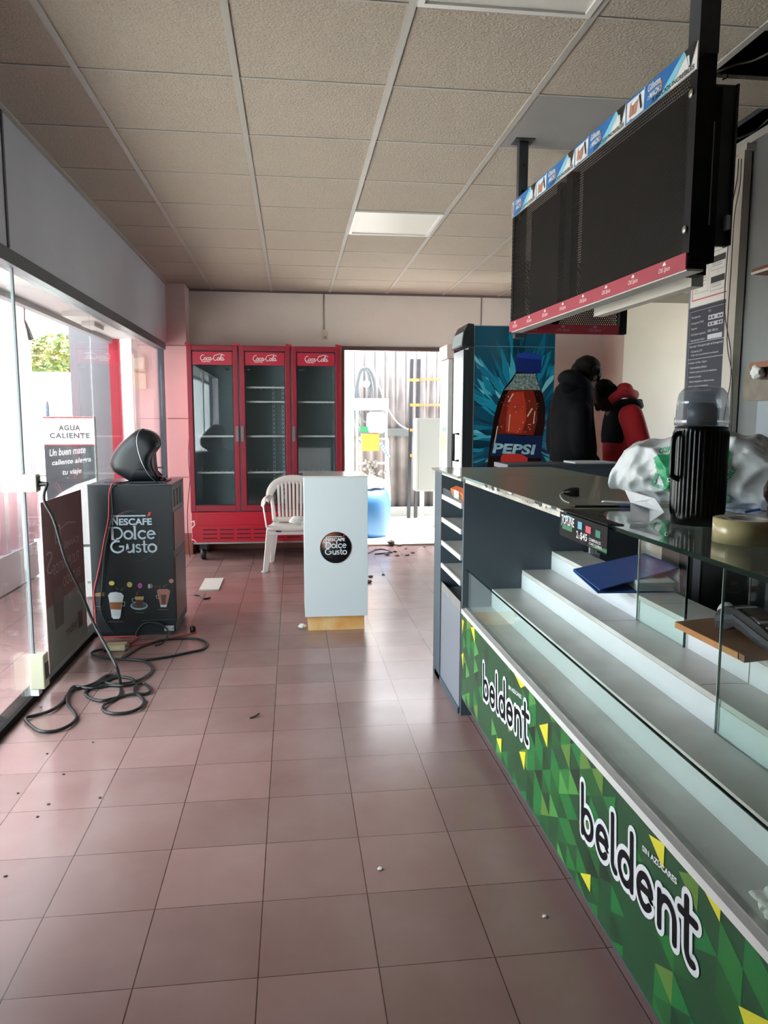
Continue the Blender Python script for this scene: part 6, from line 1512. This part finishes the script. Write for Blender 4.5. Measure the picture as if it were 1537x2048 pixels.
# ------------------------------------------------------------------ the two people behind the counter
def ell_ring(c, rx, ry, n=20, tilt=None, rot=0.0):
    """ring in a plane whose normal is tilt; rx along the sideways axis"""
    nrm_ = Vector(tilt).normalized() if tilt is not None else Z1
    sx_ = V(math.cos(rot), math.sin(rot), 0); sx_ = (sx_-nrm_*sx_.dot(nrm_)).normalized(); sy_ = nrm_.cross(sx_)
    return [Vector(c)+sx_*rx*math.cos(2*PI*k/n)+sy_*ry*math.sin(2*PI*k/n) for k in range(n)]
def limb(m, pts, rs, n=14):
    P = smooth_path(pts, 5); R = []
    for i in range(len(pts)-1):
        for k in range(5): R.append(rs[i]+(rs[i+1]-rs[i])*k/5)
    R.append(rs[-1]); m.tube(P, R, n)
    m.ell(P[0], R[0], R[0], R[0]); m.ell(P[-1], R[-1], R[-1], R[-1])
def hand(m, w, d, side, palm_n):
    """five-fingered hand at wrist w pointing along d; fingers curl towards palm_n"""
    d = Vector(d).normalized(); pn = Vector(palm_n); pn = (pn-d*pn.dot(d)).normalized(); s_ = d.cross(pn)*side
    c = w+d*.045
    rings = [[w+d*t_+s_*a*math.cos(2*PI*k/12)+pn*b_*math.sin(2*PI*k/12) for k in range(12)] for t_, a, b_ in ((-.01, .026, .020), (.02, .034, .018), (.055, .042, .015), (.088, .040, .012))]
    m.loft(rings, 0, True)
    for i, (o, L_) in enumerate(((-.030, .068), (-.010, .078), (.011, .072), (.031, .056))):
        p = w+d*.082+s_*o; q = p+d*L_*.42+pn*.008; r_ = q+(d*.75+pn*.65).normalized()*L_*.34; e = r_+(d*.35+pn*.9).normalized()*L_*.28
        m.tube([p-d*.01, p, q, r_, e], [.0095, .0095, .009, .008, .0065], 8); m.ell(e, .0065, .0065, .0065, 0, 8, 6)
    p = w+d*.022-s_*.032; q = p+(d*.5-s_*.8).normalized()*.034; e = q+(d*.9-s_*.15+pn*.4).normalized()*.034
    m.tube([p, q, e], [.013, .011, .008], 8); m.ell(e, .008, .008, .008, 0, 8, 6)
def head(m, c, fwd, up, r=.100):
    """head with nose, mouth, eyes sockets, ears; c = centre"""
    f = Vector(fwd).normalized(); u = Vector(up); u = (u-f*u.dot(f)).normalized(); s_ = f.cross(u)
    def E(o, a, b_, d_):
        C_ = c+f*o[0]+s_*o[1]+u*o[2]; rings = []
        for i in range(1, 12):
            t_ = PI*i/12; rings.append([C_+f*a*math.sin(t_)*math.cos(2*PI*k/20)+s_*b_*math.sin(t_)*math.sin(2*PI*k/20)-u*d_*math.cos(t_) for k in range(20)])
        m.loft(rings, 0, True)
    E((-.008, 0, .02), .098, .076, .095); E((.018, 0, -.035), .070, .060, .080); E((.040, 0, -.088), .034, .032, .026)   # skull, face, chin
    E((.096, 0, -.022), .020, .013, .022); E((.088, 0, .0), .014, .009, .03)     # nose
    E((.082, 0, -.060), .010, .026, .008)     # lips
    E((.078, 0, .024), .012, .050, .010)      # brow
    for q in (-1, 1): E((-.004, q*.078, -.005), .020, .008, .032)
    return f, s_, u
def person(name, loc, label, hip, chest, neck, hc, hf, hu, shl, elb, wr, feet, pal, skin):
    t = thing(name, loc, label, 'person')
    m = MB(); head(m, hc, hf, hu)
    limb(m, [neck, hc-Vector(hu).normalized()*.07], [.058, .056])
    m.loft([ell_ring(hip, .13, .10), ell_ring(hip.lerp(chest, .4), .105, .09), ell_ring(chest, .105, .10), ell_ring(chest.lerp(neck, .6), .085, .08), ell_ring(neck, .07, .06)], 0, True)
    for i in (0, 1):
        limb(m, [shl[i], elb[i], wr[i]], [.050, .040, .027]); hand(m, wr[i], (wr[i]-elb[i]), (1, -1)[i], pal)
        q = hip+V((-.09, .09)[i], 0, -.05); kn = q.lerp(feet[i], .52)+V(0, .02, 0); an = feet[i]+V(0, 0, .09)
        limb(m, [q, kn, an], [.085, .06, .042]); m.ell(feet[i]+V(0, .07, .045), .045, .13, .045)
    m.build('body', mat(skin[0], skin[1], .5, sub=.05), t, remesh=.0065, smoothit=2)
    return t
M_HAIR = mat('dark brown hair', '#0a0807', .7, spec=.15, var=.3, scale=80, bump=.6, bscale=120); M_HAIR2 = mat('black short hair', '#060505', .8, spec=.15, bump=.6, bscale=200)
# first: black hooded jacket, head bowed to the right
X0, Y0 = 1.90, 4.98
hc = on(1174, 752, y=Y0); 
hip = V(X0, Y0, .98); chest = V(X0+.0, Y0-.0, 1.36); neck = V(X0+.055, Y0+.02, 1.55)
hf = V(.72, .45, -.52); hu = V(.55, .25, .80)
sh = [V(X0-.03, Y0+.14, 1.45), V(X0+.045, Y0-.13, 1.45)]; el = [V(X0-.02, Y0+.20, 1.20), V(X0+.06, Y0-.13, 1.19)]; wr_ = [V(X0+.14, Y0+.30, 1.12), V(X0+.20, Y0+.04, 1.10)]
p1 = person('person', (X0, Y0, 0), 'person in a black hooded padded jacket standing behind the counter with head bowed', hip, chest, neck, hc, hf, hu, sh, el, wr_, [V(X0-.12, Y0, 0), V(X0+.12, Y0-.03, 0)], V(0, 0, -1), ('warm light skin', '#8a6250'))
m = MB(); f_, s_, u_ = head(MB(), hc, hf, hu)
def orient_ell(m, C_, a, b_, d_, f, s, u, n=24, k_=14, fn=None):
    rings = []
    for i in range(1, k_):
        t_ = PI*i/k_; r_ = []
        for k in range(n):
            v = f*a*math.sin(t_)*math.cos(2*PI*k/n)+s*b_*math.sin(t_)*math.sin(2*PI*k/n)-u*d_*math.cos(t_)
            r_.append(C_+v*(fn(v) if fn else 1))
        rings.append(r_)
    m.loft(rings, 0, True)
wob = lambda v: 1+.05*mnoise.noise(v*38)
orient_ell(m, hc-f_*.022+u_*.034, .104, .092, .098, f_, s_, u_, fn=wob); orient_ell(m, hc-f_*.045-u_*.015, .078, .084, .088, f_, s_, u_, fn=wob); orient_ell(m, hc+f_*.035+u_*.068, .062, .070, .042, f_, s_, u_, fn=wob)
for k in range(60):
    a = random.uniform(0, 2*PI); q = f_*math.cos(a)*.07+s_*math.sin(a)*.075; st = hc-f_*.02+u_*.06+q; m.tube([st, st+q*.35-u_*.03, st+q*.42-u_*.075], [.010, .008, .002], 6)
m.build('hair', M_HAIR, p1, remesh=.005, smoothit=1)
M_JK = mat('black padded jacket', '#07080b', .8, spec=.12, bump=.4, bscale=14)
m = MB()
def ring_px(l, r_2, py, y, d): a = on(l, py, y=y); b_ = on(r_2, py, y=y); return ell_ring((a+b_)/2, (b_-a).length/2, d, 28)
m.loft([ring_px(1106, 1186, 930, Y0, .15), ring_px(1102, 1190, 921, Y0, .16), ring_px(1103, 1191, 895, Y0, .165), ring_px(1103, 1187, 860, Y0, .17), ring_px(1103, 1184, 830, Y0, .17), ring_px(1106, 1184, 800, Y0, .16), ring_px(1114, 1182, 775, Y0, .13), ring_px(1128, 1178, 760, Y0, .10), ring_px(1138, 1174, 752, Y0, .07)], 0, True)
for i in (0, 1): limb(m, [sh[i]+V(.0 if i == 0 else -.03, 0, 0), el[i]+V(0 if i == 0 else -.025, 0, 0), wr_[i]-(wr_[i]-el[i]).normalized()*.02], [.080, .070, .048])
jk = m.build('jacket', M_JK, p1, remesh=.009, smoothit=3)
m = MB(); hcn = on(1143, 765, y=Y0-.06)
P = [on(*p, y=yy) for p, yy in (((1131, 762), Y0+.02), ((1127, 757), Y0-.04), ((1138, 752), Y0-.10), ((1155, 757), Y0-.12), ((1170, 768), Y0-.10), ((1180, 778), Y0-.02))]
m.tube(smooth_path(P, 4), [.030+.016*math.sin(PI*i/20) for i in range(21)], 12); orient_ell(m, on(1142, 775, y=Y0-.09), .085, .05, .055, X1, Y1, Z1)
m.build('hood', M_JK, p1, remesh=.008, smoothit=2)
M_TR = mat('beige trousers', '#8a7a6a', .8)
m = MB()
for i, fx in enumerate((-.12, .12)): limb(m, [hip+V((-.085, .085)[i], 0, .02), V(X0+fx*.9, Y0+.02, .50), V(X0+fx, Y0-.02, .09)], [.125, .085, .065])
m.loft([ell_ring(hip+V(0, 0, .10), .150, .12), ell_ring(hip+V(0, 0, -.08), .17, .13)], 0, True); m.build('trousers', M_TR, p1, remesh=.012, smoothit=2)
m = MB()
for i, fx in enumerate((-.12, .12)): q = V(X0+fx, Y0, 0); m.loft([[q+V(.05*math.cos(2*PI*k/16)*a, .06+.145*math.sin(2*PI*k/16)*a, z) for k in range(16)] for a, z in ((1, .0), (1.05, .02), (1, .06), (.7, .10))], 0, True)
m.build('shoes', mat('dark shoes', '#1c1a1a', .5), p1)
# second: red sleeves, black vest, bending forward
Y2 = 5.15
def q2(px, py, y=Y2): return on(px, py, y=y)
hip = q2(1252, 930); hip.y += .02; hip.z = .97; chest = q2(1252, 872); neck = q2(1226, 806); hc = q2(1208, 792, Y2)
hf = V(-.62, -.05, -.78); hu = V(-.75, .0, .62)
sh = [q2(1232, 835, Y2+.13), q2(1260, 840, Y2-.11)]; el = [q2(1228, 900, Y2+.20), q2(1285, 915, Y2-.17)]; wr_ = [q2(1215, 945, Y2+.10), V(q2(1245, 950).x, Y2-.10, 1.0)]
fx0_ = hip.x
p2 = person('person', (fx0_, Y2, 0), 'person in a black vest over a red hooded top bending forward behind the counter', hip, chest, neck, hc, hf, hu, sh, el, wr_, [V(fx0_-.12, Y2-.02, 0), V(fx0_+.12, Y2, 0)], V(-.3, 0, -1), ('deep brown skin', '#3a1d14'))
f_, s_, u_ = head(MB(), hc, hf, hu)
m = MB(); orient_ell(m, hc-f_*.018+u_*.028, .096, .084, .082, f_, s_, u_, fn=wob); orient_ell(m, hc-f_*.045-u_*.01, .066, .078, .075, f_, s_, u_, fn=wob); m.build('hair', M_HAIR2, p2, remesh=.005, smoothit=1)
M_RT = mat('red cotton top', '#b3141f', .8, var=.12, scale=14, bump=.3, bscale=18); M_VS = mat('black padded vest', '#07090f', .8, spec=.12, bump=.4, bscale=14); M_HD = mat('coral red hood', '#c02b3c', .8, bump=.4, bscale=18)
m = MB()
m.loft([ring_px(1211, 1297, 945, Y2, .14), ring_px(1209, 1299, 925, Y2, .15), ring_px(1208, 1296, 895, Y2, .15), ring_px(1210, 1290, 865, Y2, .14)], 0, True)
limb(m, [sh[0], el[0], wr_[0]], [.075, .065, .045]); limb(m, [q2(1262, 832, Y2-.13), q2(1272, 862, Y2-.17), el[1]+V(.0, 0, 0), wr_[1]], [.085, .082, .070, .046])
m.build('red_top', M_RT, p2, remesh=.009, smoothit=3)
m = MB(); m.loft([ring_px(1207, 1262, 886, Y2+.01, .14), ring_px(1207, 1260, 868, Y2+.01, .145), ring_px(1210, 1262, 845, Y2+.02, .14), ring_px(1214, 1268, 825, Y2, .13), ring_px(1220, 1284, 808, Y2, .11), ring_px(1232, 1284, 798, Y2, .08)], 0, True)
P = [q2(1228, 812, Y2-.08), q2(1245, 806, Y2-.12), q2(1265, 804, Y2-.12), q2(1277, 808, Y2-.08), q2(1281, 812, Y2)]; m.tube(smooth_path(P, 4), .028, 12)
m.build('vest', M_VS, p2, remesh=.009, smoothit=3)
m = MB(); P = [q2(1222, 802, Y2-.07), q2(1232, 794, Y2-.09), q2(1245, 786, Y2-.10), q2(1260, 787, Y2-.07), q2(1270, 790, Y2)]
m.tube(smooth_path(P, 4), .036, 12); orient_ell(m, q2(1250, 778, Y2-.03), .062, .06, .045, V(.9, 0, .1), Y1, V(-.2, 0, 1)); orient_ell(m, q2(1240, 783, Y2-.02), .05, .08, .035, X1, Y1, Z1)
m.build('hood', M_HD, p2, remesh=.007, smoothit=2)
m = MB()
for i, fx in enumerate((-.12, .12)): limb(m, [hip+V((-.085, .085)[i], 0, .0), V(fx0_+fx*.9, Y2+.0, .50), V(fx0_+fx, Y2-.0, .09)], [.12, .085, .065])
m.build('trousers', mat('dark jeans', '#23283a', .8), p2, remesh=.012, smoothit=2)
m = MB()
for i, fx in enumerate((-.12, .12)): q = V(fx0_+fx, Y2-.02, 0); m.loft([[q+V(.05*math.cos(2*PI*k/16)*a, .06+.145*math.sin(2*PI*k/16)*a, z) for k in range(16)] for a, z in ((1, .0), (1.05, .02), (1, .06), (.7, .10))], 0, True)
m.build('shoes', mat('dark shoes', '#1c1a1a', .5), p2)

# ------------------------------------------------------------------ debris on the floor
def chip(px, py, r, m_, label, cat='debris', seed=0, group=None, flat=.35): 
    p = on(px, py, z=0); return crumple('debris_chip', (p.x, p.y, 0), r, label, cat, m_, seed, flat, group)
M_DEB = mat('dark debris', '#3a2f2a', .8); M_WD = mat('white chip', '#dad6d0', .7)
chip(761, 1739, .007, M_WD, 'tiny white chip on the floor tiles in the lower middle', seed=2); chip(1090, 1834, .006, M_WD, 'tiny white crumb on the tiles near the lower right counter', seed=5)
p = on(510, 1432, z=0); cable('dry_leaf', [on(500, 1436, z=.004), on(510, 1433, z=.006), on(519, 1427, z=.010)], [.003]*3 if 0 else .004, M_DEB, 'small dark curled dry leaf on the floor in the middle of the aisle', 'leaf')
G_ = 'dark crumbs on the floor tiles'
for i, (px, py) in enumerate([(186, 1485), (94, 1508), (127, 1549), (36, 1587), (200, 1596), (97, 1609), (75, 1634), (65, 1410), (82, 1415), (78, 1403), (11, 1753)]):
    chip(px, py, .0045, M_DEB, 'tiny dark crumb scattered on the floor tiles by the shop window', seed=i, group=G_)
G2 = 'bits of rubble inside the yard door'
for i, (px, py) in enumerate([(752, 1099), (790, 1104), (800, 1092), (812, 1098), (826, 1106), (835, 1090), (850, 1094), (795, 1112), (775, 1110), (760, 1090), (741, 1154), (738, 1165), (767, 1150), (815, 1111)]):
    chip(px, py, .014+.006*(i % 3), mat('grey brown rubble', '#5f5650', .8), 'small grey brown bit of rubble on the floor inside the yard door', seed=i+20, group=G2)
cable('floor_wire', [on(*p, z=.006) for p in [(738, 1106), (750, 1100), (765, 1098), (778, 1101), (785, 1104), (770, 1106), (750, 1108)]], .006, M_CBL, 'short dark wire among the rubble inside the yard door')
crumple('black_clump', tuple(on(783, 1092, z=0)), .035, 'dark clump of dirt on the floor by the yard door threshold', 'debris', M_DEB, 31, .8)
